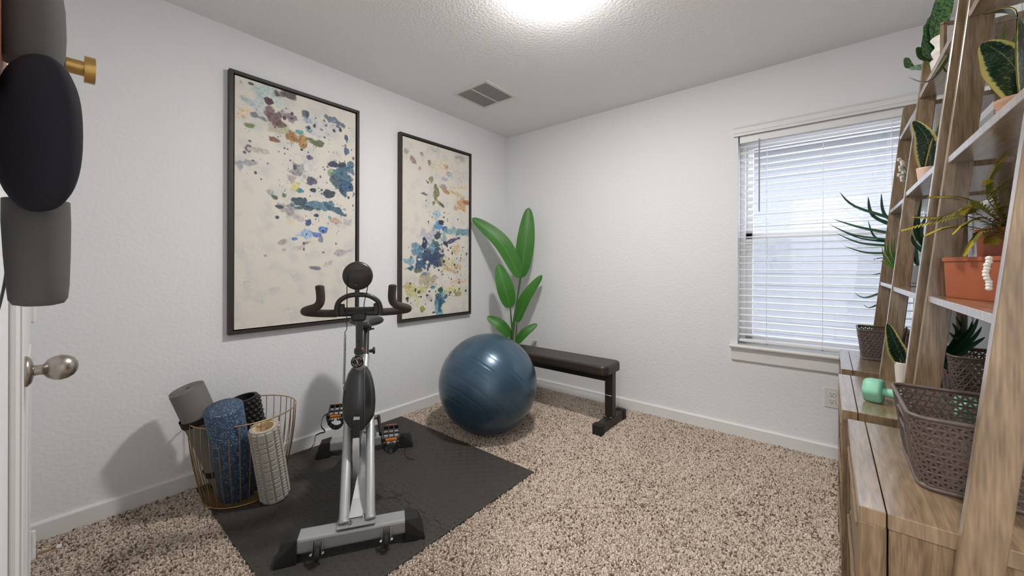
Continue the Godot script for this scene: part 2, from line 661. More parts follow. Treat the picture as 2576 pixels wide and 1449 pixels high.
# ---------------------------------------------------------------- the room
func room() -> void:
	var z_end := 4.6
	var fl := setting("floor")
	span("slab", Vector3(-0.15, -0.12, -0.15), Vector3(XR + 0.6, 0.0, z_end), 0.0, M.carpet, fl)
	var ce := setting("ceiling")
	span("slab", Vector3(-0.15, H, -0.15), Vector3(XR + 0.6, H + 0.12, z_end), 0.0, M.ceiling, ce)
	var wl := setting("wall_left")
	span("drywall", Vector3(-0.12, 0, -0.12), Vector3(0, H, ZB + 0.12), 0.0, M.wall, wl)
	var wr := setting("wall_right")
	span("drywall", Vector3(XR, 0, -0.12), Vector3(XR + 0.12, H, ZB + 0.12), 0.0, M.wall, wr)
	# window wall with its opening
	var wf := setting("wall_window")
	var x0 := 2.045
	var x1 := 2.955
	var y0 := 0.60
	var y1 := 2.03
	var st := mb()
	box(st, Vector3((x0 - 0.12) * 0.5, H * 0.5, -0.07), Vector3(x0 + 0.12, H, 0.14))
	box(st, Vector3((x1 + XR + 0.12) * 0.5, H * 0.5, -0.07), Vector3(XR + 0.12 - x1, H, 0.14))
	box(st, Vector3((x0 + x1) * 0.5, y0 * 0.5, -0.07), Vector3(x1 - x0, y0, 0.14))
	box(st, Vector3((x0 + x1) * 0.5, (y1 + H) * 0.5, -0.07), Vector3(x1 - x0, H - y1, 0.14))
	part("drywall", st, M.wall, wf)
	# back wall: closet door opening and the open doorway where the picture is taken from
	var wb := setting("wall_back")
	st = mb()
	var cuts := [[0.47, 1.25, 2.05], [2.14, 2.98, 2.05]]
	var x := -0.12
	for c in cuts:
		box(st, Vector3((x + c[0]) * 0.5, H * 0.5, ZB + 0.06), Vector3(c[0] - x, H, 0.12))
		box(st, Vector3((c[0] + c[1]) * 0.5, (c[2] + H) * 0.5, ZB + 0.06), Vector3(c[1] - c[0], H - c[2], 0.12))
		x = c[1]
	box(st, Vector3((x + XR + 0.12) * 0.5, H * 0.5, ZB + 0.06), Vector3(XR + 0.12 - x, H, 0.12))
	part("drywall", st, M.wall, wb)
	# the hallway behind the doorway
	var wh := setting("wall_hallway")
	span("end_wall", Vector3(1.3, 0, 4.4), Vector3(XR + 0.6, H, 4.52), 0.0, M.wall, wh)
	span("side_wall", Vector3(1.3, 0, ZB + 0.12), Vector3(1.42, H, 4.4), 0.0, M.wall, wh)
	span("side_wall", Vector3(XR + 0.48, 0, ZB + 0.12), Vector3(XR + 0.6, H, 4.4), 0.0, M.wall, wh)
	span("closet_back", Vector3(0.3, 0, ZB + 0.5), Vector3(1.3, H, ZB + 0.6), 0.0, M.wall, wh)
	# baseboards with an eased top edge
	var prof := PackedVector2Array([Vector2(0, -0.01), Vector2(0.013, -0.01), Vector2(0.013, 0.0755), Vector2(0.009, 0.082), Vector2(0, 0.084)])
	var runs := [["baseboard_left", Vector3(0, 0, 0), Vector3(0, 0, ZB), Vector3(1, 0, 0)], ["baseboard_window", Vector3(0, 0, 0), Vector3(XR, 0, 0), Vector3(0, 0, 1)],
		["baseboard_right", Vector3(XR, 0, 0), Vector3(XR, 0, ZB), Vector3(-1, 0, 0)]]
	for r in runs:
		var d: Vector3 = r[2] - r[1]
		var bs := Basis(r[3], Vector3.UP, (d).normalized())
		st = mb()
		prism(st, prof, d.length(), r[1], bs)
		var b := part(r[0], st, M.trim, self)
		b.set_meta("kind", "structure")
	var bb := setting("baseboard_back")
	for r in [[0.0, 0.41], [1.31, 2.08]]:
		st = mb()
		prism(st, prof, r[1] - r[0], Vector3(r[1], 0, ZB), Basis(Vector3(0, 0, -1), Vector3.UP, Vector3(-1, 0, 0)))
		part("board", st, M.trim, bb)


func window_and_blind() -> void:
	var x0 := 2.045
	var x1 := 2.955
	var y0 := 0.60
	var y1 := 2.03
	var w := setting("window_1")
	var z := -0.105
	span("frame_jamb", Vector3(x0, y0, z - 0.03), Vector3(x0 + 0.035, y1, z + 0.03), 0.003, M.vinyl, w)
	span("frame_jamb", Vector3(x1 - 0.035, y0, z - 0.03), Vector3(x1, y1, z + 0.03), 0.003, M.vinyl, w)
	span("frame_head", Vector3(x0, y1 - 0.035, z - 0.03), Vector3(x1, y1, z + 0.03), 0.003, M.vinyl, w)
	span("frame_foot", Vector3(x0, y0, z - 0.03), Vector3(x1, y0 + 0.04, z + 0.03), 0.003, M.vinyl, w)
	for k in 2:
		var a := y0 + 0.04 if k == 0 else 1.33
		var b := 1.375 if k == 0 else y1 - 0.035
		var zz := z + 0.012 if k == 0 else z - 0.012
		var sash := Node3D.new()
		sash.name = "sash"
		w.add_child(sash, true)
		span("stile", Vector3(x0 + 0.035, a, zz - 0.011), Vector3(x0 + 0.075, b, zz + 0.011), 0.002, M.vinyl, sash)
		span("stile", Vector3(x1 - 0.075, a, zz - 0.011), Vector3(x1 - 0.035, b, zz + 0.011), 0.002, M.vinyl, sash)
		span("rail", Vector3(x0 + 0.035, a, zz - 0.011), Vector3(x1 - 0.035, a + 0.045, zz + 0.011), 0.002, M.vinyl, sash)
		span("rail", Vector3(x0 + 0.035, b - 0.045, zz - 0.011), Vector3(x1 - 0.035, b, zz + 0.011), 0.002, M.vinyl, sash)
		span("pane", Vector3(x0 + 0.07, a + 0.04, zz - 0.002), Vector3(x1 - 0.07, b - 0.04, zz + 0.002), 0.0, M.glass, sash)
	span("insect_screen", Vector3(x0 + 0.03, y0 + 0.03, z - 0.028), Vector3(x1 - 0.03, 1.35, z - 0.027), 0.0, M.screen, w)
	# stool and apron
	var tr := setting("trim_1")
	var nose := PackedVector2Array()
	for k in 9:
		var a := -PI / 2 + PI * k / 8.0
		nose.append(Vector2(0.032 + 0.011 * cos(a), 0.011 * sin(a)))
	nose.append(Vector2(-0.08, 0.011))
	nose.append(Vector2(-0.08, -0.011))
	var st := mb()
	# the stool's ears stand on the wall face, its middle runs back to the window
	prism(st, nose, x1 - x0, Vector3(x0, 0.612, 0), Basis(Vector3(0, 0, 1), Vector3.UP, Vector3(-1, 0, 0)) if false else Basis(Vector3(0, 0, 1), Vector3(0, 1, 0), Vector3(1, 0, 0)))
	for e in [[x0 - 0.042, 0.042], [x1, 0.042]]:
		var ear := PackedVector2Array()
		for p in nose:
			ear.append(Vector2(maxf(p.x, 0.0), p.y))
		prism(st, ear, e[1], Vector3(e[0], 0.612, 0), Basis(Vector3(0, 0, 1), Vector3(0, 1, 0), Vector3(1, 0, 0)))
	part("stool", st, M.trim, tr)
	span("apron", Vector3(x0 - 0.036, 0.517, 0), Vector3(x1 + 0.036, 0.601, 0.016), 0.003, M.trim, tr)
	# the blind
	var bl := thing("window_blind", "white horizontal slat blind hanging in the window above the sill", "blind", Vector3(0, 0, 0.0))
	var bx0 := x0 + 0.008
	var bx1 := x1 - 0.008
	var zb := -0.028
	span("headrail", Vector3(bx0, 1.975, zb - 0.028), Vector3(bx1, 2.026, zb + 0.024), 0.003, M.slat, bl)
	# valance with a small crown profile and returns to the wall
	var va := mb()
	var vp := PackedVector2Array([Vector2(0.0, 0.0), Vector2(0.010, 0.0), Vector2(0.010, 0.014), Vector2(0.014, 0.020), Vector2(0.014, 0.046), Vector2(0.020, 0.056), Vector2(0.020, 0.064), Vector2(0, 0.064)])
	prism(va, vp, x1 - x0 + 0.05, Vector3(x0 - 0.025, 2.022, 0.008), Basis(Vector3(0, 0, 1), Vector3(0, 1, 0), Vector3(1, 0, 0)))
	box(va, Vector3(x0 - 0.021, 2.054, 0.006), Vector3(0.008, 0.064, 0.014))
	box(va, Vector3(x1 + 0.021, 2.054, 0.006), Vector3(0.008, 0.064, 0.014))
	part("valance", va, M.trim, bl)
	var slat_st := mb()
	var curve := PackedVector2Array()
	for k in 7:
		var a := -1.0 + 2.0 * k / 6.0
		curve.append(Vector2(a * 0.025, 0.0028 * (1.0 - a * a)))
	for k in range(6, -1, -1):
		var a := -1.0 + 2.0 * k / 6.0
		curve.append(Vector2(a * 0.025, 0.0028 * (1.0 - a * a) - 0.0028))
	prism(slat_st, curve, bx1 - bx0, Vector3.ZERO, Basis(Vector3(0, 0, 1), Vector3(0, 1, 0), Vector3(1, 0, 0)))
	var slat_mesh := done(slat_st)
	var y := 1.955
	while y > 0.675:
		inst("slat", slat_mesh, M.slat, bl, Vector3(bx0, y, zb), Basis(Vector3(1, 0, 0), deg_to_rad(3.0)))
		y -= 0.0436
	span("bottom_rail", Vector3(bx0, 0.642, zb - 0.025), Vector3(bx1, 0.660, zb + 0.025), 0.004, M.slat, bl)
	for cx in [2.207, 2.492, 2.790]:
		for dz in [-0.026, 0.026]:
			var s := mb()
			tube(s, [Vector3(cx, 0.65, zb + dz), Vector3(cx, 1.98, zb + dz)], 0.0011, 6)
			part("ladder_cord", s, M.vinyl, bl)
		var cap := mb()
		lathe(cap, [Vector2(0, 0.003), Vector2(0.006, 0.002), Vector2(0.007, -0.002), Vector2(0, -0.003)], 10, Vector3(cx, 0.639, zb + 0.02))
		part("cord_cap", cap, M.wand, bl)
	var wd := mb()
	tube(wd, [Vector3(2.166, 1.985, 0.0), Vector3(2.167, 1.506, 0.004)], 0.0042, 6)
	part("tilt_wand", wd, M.wand, bl)
	# outside: the neighbour's house across the side yard
	var nb := thing("neighbour_house", "pale lap-sided house wall with grey eave seen through the blind", "house", Vector3(0, 0, -3.2))
	span("wall", Vector3(-4, -0.4, -0.3), Vector3(9, 2.9, -0.05), 0.0, M.siding, nb)
	for k in 20:
		var sb := mb()
		box(sb, Vector3(2.5, -0.3 + k * 0.16, -0.035), Vector3(13, 0.165, 0.012), 0.0, Basis(Vector3.RIGHT, deg_to_rad(-3.0)))
		part("siding_board", sb, M.siding, nb)
	span("soffit", Vector3(-4, 2.88, -0.05), Vector3(9, 2.9, 0.45), 0.0, M.eave, nb)
	span("fascia", Vector3(-4, 2.72, 0.45), Vector3(9, 2.9, 0.475), 0.0, M.eave, nb)
	var ro := mb()
	box(ro, Vector3(2.5, 3.5, -0.75), Vector3(13, 0.06, 2.8), 0.0, Basis(Vector3.RIGHT, deg_to_rad(27.0)))
	part("roof", ro, M.roof, nb)
	var yd := setting("ground")
	span("side_path", Vector3(-6, -0.5, -14), Vector3(11, -0.4, -0.16), 0.0, M.concrete, yd)


func doors() -> void:
	var d := setting("door_1")
	var zf := 3.008
	span("slab", Vector3(0.478, 0.012, zf), Vector3(1.242, 2.035, zf + 0.035), 0.002, M.door, d)
	for k in 2:
		var a := 0.16 if k == 0 else 1.06
		var b := 0.9 if k == 0 else 1.9
		for s in [[0.6, 0.61, a, b], [1.11, 1.12, a, b], [0.6, 1.12, a, a + 0.01], [0.6, 1.12, b - 0.01, b]]:
			span("panel_moulding", Vector3(s[0], s[2], zf - 0.003), Vector3(s[1], s[3], zf + 0.001), 0.001, M.door, d)
	for y in [0.21, 1.0, 1.82]:
		var hg := mb()
		lathe_hard(hg, [Vector2(0, 0.05), Vector2(0.0055, 0.048), Vector2(0.0065, 0.044), Vector2(0.0065, -0.044), Vector2(0.0055, -0.048), Vector2(0, -0.05)], 12, Vector3(0.472, y, zf - 0.006))
		for g in [-0.018, 0.018]:
			lathe_hard(hg, [Vector2(0.0065, g - 0.001), Vector2(0.0072, g - 0.001), Vector2(0.0072, g + 0.001), Vector2(0.0065, g + 0.001)], 12, Vector3(0.472, y, zf - 0.006))
		box(hg, Vector3(0.487, y, zf - 0.001), Vector3(0.026, 0.088, 0.003))
		part("hinge", hg, M.trim, d)
	# egg knob on a round rose
	var kn := Node3D.new()
	kn.name = "knob"
	d.add_child(kn, true)
	kn.position = Vector3(1.17, 0.912, zf)
	var bs := Basis(Vector3.RIGHT, -PI / 2)
	var st := mb()
	lathe(st, [Vector2(0, 0), Vector2(0.033, 0.0), Vector2(0.033, 0.004), Vector2(0.026, 0.010), Vector2(0.013, 0.013)], 28, Vector3.ZERO, bs)
	part("rose", st, M.nickel, kn)
	st = mb()
	lathe(st, [Vector2(0.012, 0.008), Vector2(0.011, 0.020), Vector2(0.012, 0.026), Vector2(0.020, 0.031), Vector2(0.026, 0.040), Vector2(0.0285, 0.051), Vector2(0.026, 0.062), Vector2(0.020, 0.071), Vector2(0.010, 0.077), Vector2(0, 0.0785)], 28, Vector3.ZERO, bs)
	part("grip", st, M.nickel, kn)
	# casings
	for k in 2:
		var t := setting("trim_%d" % (k + 2))
		var a := 0.47 if k == 0 else 2.14
		var b := 1.25 if k == 0 else 2.98
		var zc := ZB - 0.013
		span("casing", Vector3(a - 0.062, 0, zc), Vector3(a - 0.002, 2.11, ZB), 0.004, M.trim, t)
		span("casing", Vector3(b + 0.002, 0, zc), Vector3(b + 0.06, 2.11, ZB), 0.004, M.trim, t)
		span("head_casing", Vector3(a - 0.062, 2.05, zc), Vector3(b + 0.06, 2.112, ZB), 0.004, M.trim, t)
		span("jamb", Vector3(a - 0.002, 0, ZB), Vector3(a + 0.004, 2.05, ZB + 0.12), 0.0, M.trim, t)
		span("jamb", Vector3(b - 0.004, 0, ZB), Vector3(b + 0.002, 2.05, ZB + 0.12), 0.0, M.trim, t)
	# spring door stop on the back baseboard
	var ds := thing("door_stop", "thin spring door stop with a white tip low beside the closet door", "door stop", Vector3(0.2, 0.045, ZB - 0.013))
	st = mb()
	var coil := []
	for i in 140:
		var a := TAU * i / 9.0
		coil.append(Vector3(cos(a) * 0.0045, sin(a) * 0.0045, -0.066 * i / 139.0))
	tube(st, coil, 0.0009, 5)
	part("spring", st, M.brass, ds)
	st = mb()
	lathe_hard(st, [Vector2(0, 0.014), Vector2(0.008, 0.013), Vector2(0.009, 0.0), Vector2(0.006, -0.002), Vector2(0, -0.002)], 14, Vector3(0, 0, -0.066), Basis(Vector3.RIGHT, -PI / 2))
	part("tip", st, M.white_ceramic, ds)


func ceiling_fittings() -> void:
	# flush ceiling light in the middle of the room
	var at := Vector3(1.545, H, 1.50)
	var l := thing("ceiling_light", "round flush ceiling light in the middle of the ceiling", "ceiling light", at)
	var st := mb()
	lathe_hard(st, [Vector2(0.0, 0.0), Vector2(0.115, 0.0), Vector2(0.115, -0.010), Vector2(0.104, -0.018), Vector2(0.096, -0.018)], 40)
	part("trim_ring", st, M.trim, l)
	st = mb()
	lathe(st, [Vector2(0.097, -0.016), Vector2(0.08, -0.021), Vector2(0.05, -0.024), Vector2(0, -0.025)], 40)
	part("lens", st, M.lamp_glow, l)
	var a := AreaLight3D.new()
	a.name = "lamp_light"
	l.add_child(a)
	a.position = Vector3(0, -0.03, 0)
	a.rotation.x = -PI / 2
	a.area_size = Vector2(0.16, 0.16)
	a.light_color = Color(1.0, 0.985, 0.97)
	a.light_energy = 2.5
	a.area_range = 12.0
	a.shadow_enabled = true
	# the dome also lights the upper walls and the ceiling round it
	var om := OmniLight3D.new()
	om.name = "lamp_dome_light"
	l.add_child(om)
	om.position = Vector3(0, -0.07, 0)
	om.light_size = 0.05
	om.light_color = a.light_color
	om.light_energy = 0.3
	om.omni_range = 12.0
	om.omni_attenuation = 2.0
	om.shadow_enabled = true
	# added unseen hallway lamp, fills the room with light through the doorway
	var hl := thing("hallway_fill_lamp", "added unseen round fill lamp on the hallway ceiling outside the doorway", "ceiling light", Vector3(2.55, H, 3.75))
	inst("trim_ring", l.get_child(0).mesh, M.trim, hl)
	inst("lens", l.get_child(1).mesh, M.lamp_glow, hl)
	var b: AreaLight3D = a.duplicate()
	b.name = "hall_fill"
	hl.add_child(b)
	b.light_energy = 4.0
	# supply-air grille
	var v := thing("ceiling_vent", "white square air vent grille with two banks of louvres on the ceiling", "vent", Vector3(0.5, H, 0.855))
	var o := 0.178
	var i := 0.148
	st = mb()
	for s in [[Vector3(-o, 0, -o), Vector3(o, -0.006, -i)], [Vector3(-o, 0, i), Vector3(o, -0.006, o)], [Vector3(-o, 0, -i), Vector3(-i, -0.006, i)], [Vector3(i, 0, -i), Vector3(o, -0.006, i)]]:
		box(st, (s[0] + s[1]) * 0.5, (s[1] - s[0]).abs(), 0.002)
	part("frame", st, M.plate, v)
	span("centre_bar", Vector3(-0.006, -0.006, -i), Vector3(0.006, 0, i), 0.001, M.plate, v)
	span("duct", Vector3(-i, 0.001, -i), Vector3(i, -0.0005, i), 0.0, mat(rgb8(185, 185, 185), 0.8), v)
	var sl := mb()
	box(sl, Vector3.ZERO, Vector3(0.135, 0.0012, 0.0105), 0.0, Basis(Vector3.RIGHT, deg_to_rad(28.0)))
	var slm := done(sl)
	for k in 24:
		for sx in [-0.0765, 0.0765]:
			inst("louvre", slm, M.plate, v, Vector3(sx, -0.0045, -i + 0.007 + k * 0.01222))


func carpet() -> void:
	# cut-pile tufts on the floor that shows; the ground under them is the floor slab
	var st := mb()
	var b := [Vector3(0.0042, 0, 0), Vector3(-0.0021, 0, 0.0037), Vector3(-0.0021, 0, -0.0037)]
	var top := [Vector3(0.006, 0.0085, 0.001), Vector3(-0.001, 0.0095, 0.0042), Vector3(-0.0005, 0.0088, -0.003)]
	var apex := Vector3(0.003, 0.0118, 0.001)
	for k in 3:
		var j := (k + 1) % 3
		quad(st, b[k], b[j], top[j], top[k], b[k] + b[j])
		tri(st, top[k], top[j], apex, top[k] + top[j] + Vector3.UP * 0.01)
	var tuft := done(st)
	var tm := mat(Color.WHITE, 1.0, 0.0, 0.1)
	tm.vertex_color_use_as_albedo = true
	var spots := []
	var step := 0.0074
	var n := FastNoiseLite.new()
	n.seed = 6
	n.frequency = 2.2
	var z := 0.006
	while z < ZB:
		var x := 0.006
		while x < 2.66:
			var p := Vector2(x + rng.randf_range(-0.5, 0.5) * step, z + rng.randf_range(-0.5, 0.5) * step)
			x += step
			if p.x > 0.045 and p.x < 1.26 and p.y > 1.275 and p.y < 2.475:
				continue
			if p.x > 2.58 and p.y > 0.14 and p.y < 1.95:
				continue
			spots.append(p)
		z += step
	var mm := MultiMesh.new()
	mm.transform_format = MultiMesh.TRANSFORM_3D
	mm.use_colors = true
	mm.mesh = tuft
	mm.instance_count = spots.size()
	var light := rgb8(224, 211, 198).srgb_to_linear()
	var mid := rgb8(198, 182, 167).srgb_to_linear()
	var dark := rgb8(124, 104, 90).srgb_to_linear()
	for i in spots.size():
		var p: Vector2 = spots[i]
		var s := rng.randf_range(0.8, 1.25)
		var bs := Basis(Vector3.UP, rng.randf() * TAU) * Basis(Vector3.RIGHT, rng.randf_range(-0.5, 0.5))
		mm.set_instance_transform(i, Transform3D(bs.scaled(Vector3(s, s * rng.randf_range(0.7, 1.1), s)), Vector3(p.x, -0.002, p.y)))
		var k := rng.randf() + 0.12 * n.get_noise_2d(p.x, p.y)
		var c := light.lerp(mid, rng.randf())
		if k > 0.80:
			c = mid.lerp(dark, clampf((k - 0.80) / 0.14, 0, 1))
		mm.set_instance_color(i, c)
	var o := MultiMeshInstance3D.new()
	o.name = "carpet_pile"
	o.multimesh = mm
	o.material_override = tm
	add_child(o, true)
	tag(o, "flecked beige and brown cut pile of the carpet", "carpet")
	o.set_meta("kind", "stuff")


func outlet(at: Vector3, label: String) -> void:
	var o := thing("wall_outlet", label, "outlet", at)
	span("plate", Vector3(-0.037, -0.059, 0), Vector3(0.037, 0.059, 0.005), 0.003, M.plate, o)
	for dy in [-0.021, 0.021]:
		var s := mb()
		box(s, Vector3(0, dy, 0.0055), Vector3(0.033, 0.03, 0.003), 0.0025)
		var f := part("socket", s, M.plate, o)
		for h in [[-0.007, 0.004, 0.0022, 0.0085], [0.007, 0.004, 0.0022, 0.007], [0.0, -0.008, 0.005, 0.005]]:
			span("slot", Vector3(h[0] - h[2] * 0.5, dy + h[1] - h[3] * 0.5, 0.006), Vector3(h[0] + h[2] * 0.5, dy + h[1] + h[3] * 0.5, 0.0073), 0.0, M.slot, f)

func outlets() -> void:
	outlet(Vector3(2.537, 0.367, 0.0), "white wall outlet below the window beside the oak cabinets")
	outlet(Vector3(0.362, 0.385, 0.0), "white wall outlet behind the bench near the leafy plant")


# ---------------------------------------------------------------- puzzle mat
func seam(a: Vector2, b: Vector2, gap: float) -> Array:
	var d := (b - a).normalized()
	var n := Vector2(-d.y, d.x)
	var l := a.distance_to(b)
	var out := []
	var count := int(round(l / 0.058))
	var p := l / count
	for k in count:
		var s := (1.0 if k % 2 == 0 else -1.0) * 0.0085
		var e0 := 0.5 if k == 0 else 0.06
		var e1 := 0.5 if k == count - 1 else 0.94
		out.append(a + d * ((k + e0) * p) + n * (s + gap))
		out.append(a + d * ((k + e1) * p) + n * (s + gap))
	return out

func puzzle_mat() -> void:
	var xs := [0.035, 0.650, 1.268]
	var zs := [1.262, 1.880, 2.488]
	var say := [["black diamond-tread foam tile under the bike's far foot by the art wall", "black diamond-tread foam tile beside the blue exercise ball"],
		["black diamond-tread foam tile under the gold wire basket", "black diamond-tread foam tile under the bike's wheeled front foot"]]
	var ridge := mb()
	var hl := 0.0145
	var hw := 0.0044
	var top := 0.0028
	var q := [Vector3(-hl, 0, 0), Vector3(0, 0, hw), Vector3(hl, 0, 0), Vector3(0, 0, -hw)]
	var t := [Vector3(-hl * 0.55, top, 0), Vector3(0, top, hw * 0.35), Vector3(hl * 0.55, top, 0), Vector3(0, top, -hw * 0.35)]
	for k in 4:
		var j := (k + 1) % 4
		quad(ridge, q[k], q[j], t[j], t[k], q[k] + q[j] + Vector3.UP * 0.003)
	quad(ridge, t[0], t[1], t[2], t[3], Vector3.UP)
	var ridge_mesh := done(ridge)
	for iz in 2:
		for ix in 2:
			var x0: float = xs[ix]
			var x1: float = xs[ix + 1]
			var z0: float = zs[iz]
			var z1: float = zs[iz + 1]
			var g := 0.0007
			var poly := PackedVector2Array()
			# go round the four corners; inner edges carry the puzzle teeth
			poly.append(Vector2(x0 + g, z0 + g))
			if iz == 1:
				poly.append_array(PackedVector2Array(seam(Vector2(x0, z0), Vector2(x1, z0), g)))
			poly.append(Vector2(x1 - g, z0 + g))
			if ix == 0:
				poly.append_array(PackedVector2Array(seam(Vector2(x1, z0), Vector2(x1, z1), g)))
			poly.append(Vector2(x1 - g, z1 - g))
			if iz == 0:
				var e := seam(Vector2(x0, z1), Vector2(x1, z1), -g)
				e.reverse()
				poly.append_array(PackedVector2Array(e))
			poly.append(Vector2(x0 + g, z1 - g))
			if ix == 1:
				var e := seam(Vector2(x0, z0), Vector2(x0, z1), -g)
				e.reverse()
				poly.append_array(PackedVector2Array(e))
			var c := Vector2((x0 + x1) * 0.5, (z0 + z1) * 0.5)
			var loc := PackedVector2Array()
			for p in poly:
				loc.append(p - c)
			var o := thing("foam_tile", say[iz][ix], "floor mat", Vector3(c.x, 0.0, c.y), 0.0, "interlocking foam tiles")
			var st := mb()
			prism(st, loc, 0.0125, Vector3.ZERO, Basis(Vector3(1, 0, 0), Vector3(0, 0, 1), Vector3(0, 1, 0)), 0.0015)
			part("slab", st, M.mat_foam, o)
			var n := 19
			var tread := SurfaceTool.new()
			tread.begin(Mesh.PRIMITIVE_TRIANGLES)
			for i in n:
				for j in n:
					var p := Vector3(x0 - c.x + 0.02 + (x1 - x0 - 0.04) * i / (n - 1), 0.0122, z0 - c.y + 0.02 + (z1 - z0 - 0.04) * j / (n - 1))
					var a := PI / 4 if (i + j) % 2 == 0 else -PI / 4
					tread.append_from(ridge_mesh, 0, Transform3D(Basis(Vector3.UP, a), p))
			var tr := inst("tread", tread.commit(), M.mat_foam, o)
			tr.set_meta("kind", "stuff")


# ---------------------------------------------------------------- pictures
func paint(im: Image, blobs: Array, seed: int) -> void:
	var n := FastNoiseLite.new()
	n.seed = seed
	n.frequency = 0.022
	n.fractal_octaves = 4
	var w := im.get_width()
	var h := im.get_height()
	var k := 0
	for b in blobs:
		k += 1
		var cx: float = b[0] * w
		var cy: float = b[1] * h
		var rx: float = maxf(b[2] * w, 1.0)
		var ry: float = maxf(b[3] * w, 1.0)
		var c: Color = b[4]
		var alpha: float = b[5]
		var soft: float = b[6]
		var turn: float = b[7] if b.size() > 7 else 0.0
		var rr := maxf(rx, ry) * 1.5
		for y in range(maxi(0, int(cy - rr)), mini(h, int(cy + rr) + 1)):
			for x in range(maxi(0, int(cx - rr)), mini(w, int(cx + rr) + 1)):
				var d := Vector2(x - cx, y - cy).rotated(-turn)
				var e := Vector2(d.x / rx, d.y / ry).length()
				if e > 1.5:
					continue
				var wob := n.get_noise_2d(x + k * 37.0, y + k * 11.0) if rx > 3.0 else 0.0
				e += wob * 0.85
				var a := alpha * (1.0 - smoothstep(1.0 - soft, 1.0, e))
				if a <= 0.003:
					continue
				# pigment gathers toward the rim and in granules
				var tone := 1.0 - 0.28 * n.get_noise_2d(x * 3.1 + 300.0, y * 3.1 + k) - (0.18 if e > 0.72 and soft < 0.5 else 0.0)
				var cc := Color(c.r * tone, c.g * tone, c.b * tone)
				im.set_pixel(x, y, im.get_pixel(x, y).lerp(cc, a))

func picture(label: String, z0: float, z1: float, y0: float, y1: float, im: Image) -> void:
	var o := thing("framed_canvas", label, "painting", Vector3(0, y0, (z0 + z1) * 0.5), 0.0)
	var w := (z0 - z1) * 0.5
	var h := y1 - y0
	var t := 0.019
	span("frame_side", Vector3(0, 0, w - t), Vector3(0.036, h, w), 0.0012, M.frame, o)
	span("frame_side", Vector3(0, 0, -w), Vector3(0.036, h, -w + t), 0.0012, M.frame, o)
	span("frame_rail", Vector3(0, h - t, -w + t), Vector3(0.036, h, w - t), 0.0012, M.frame, o)
	span("frame_rail", Vector3(0, 0, -w + t), Vector3(0.036, t, w - t), 0.0012, M.frame, o)
	span("backing", Vector3(0.002, t, -w + t), Vector3(0.008, h - t, w - t), 0.0, M.frame_lip, o)
	var i := t + 0.007
	var st := mb()
	var a := Vector3(0.029, h - i, w - i)
	var b := Vector3(0.029, h - i, -w + i)
	var c := Vector3(0.029, i, -w + i)
	var d := Vector3(0.029, i, w - i)
	for v in [[a, 0, 0], [b, 1, 0], [c, 1, 1], [a, 0, 0], [c, 1, 1], [d, 0, 1]]:
		st.set_uv(Vector2(v[1], v[2]))
		st.add_vertex(v[0])
	for e in [[a, b], [b, c], [c, d], [d, a]]:
		var back := Vector3(-0.021, 0, 0)
		st.set_uv(Vector2(0.02, 0.98))
		quad(st, e[0], e[1], e[1] + back, e[0] + back, (e[0] + e[1]) * 0.5 - (a + c) * 0.5)
	var m := mat(Color.WHITE, 0.75)
	m.albedo_texture = ImageTexture.create_from_image(im)
	part("canvas", st, m, o)

func canvas_base(w: int, h: int, seed: int) -> Image:
	var im := Image.create(w, h, false, Image.FORMAT_RGB8)
	var n := FastNoiseLite.new()
	n.seed = seed
	n.frequency = 0.012
	n.fractal_octaves = 4
	for y in h:
		for x in w:
			var s := n.get_noise_2d(x, y)
			im.set_pixel(x, y, rgb8(222, 217, 207).lerp(rgb8(205, 205, 201), clampf(s * 1.6, 0, 0.8)))
	return im

# blots are listed in the pixels of an enlarged view of each picture: centre, radii, colour, strength, softness, turn
func from_view(list: Array, x0: float, y0: float, s: float, z0: float, zw: float, y1: float, yh: float) -> Array:
	var out := []
	for b in list:
		var c := on_x(x0 + b[0] / s, y0 + b[1] / s, 0.029)
		var e := on_x(x0 + (b[0] + b[2]) / s, y0 + b[1] / s, 0.029)
		var f := on_x(x0 + b[0] / s, y0 + (b[1] + b[3]) / s, 0.029)
		out.append([(z0 - c.z) / zw, (y1 - c.y) / yh, 1.28 * absf(c.z - e.z) / zw, 1.28 * absf(c.y - f.y) / zw, rgb8(b[4], b[5], b[6]), b[7], b[8], b[9] if b.size() > 9 else 0.0])
	return out

func spatter(count: int, box_: Rect2, colours: Array, rmin: float, rmax: float, seed: int) -> Array:
	var g := RandomNumberGenerator.new()
	g.seed = seed
	var out := []
	for k in count:
		var r := lerpf(rmin, rmax, pow(g.randf(), 3.0))
		var c: Array = colours[g.randi() % colours.size()]
		out.append([box_.position.x + g.randf() * box_.size.x, box_.position.y + g.randf() * box_.size.y, r, r * g.randf_range(0.7, 1.5), rgb8(c[0], c[1], c[2]), g.randf_range(0.6, 0.95), 0.35])
	return out

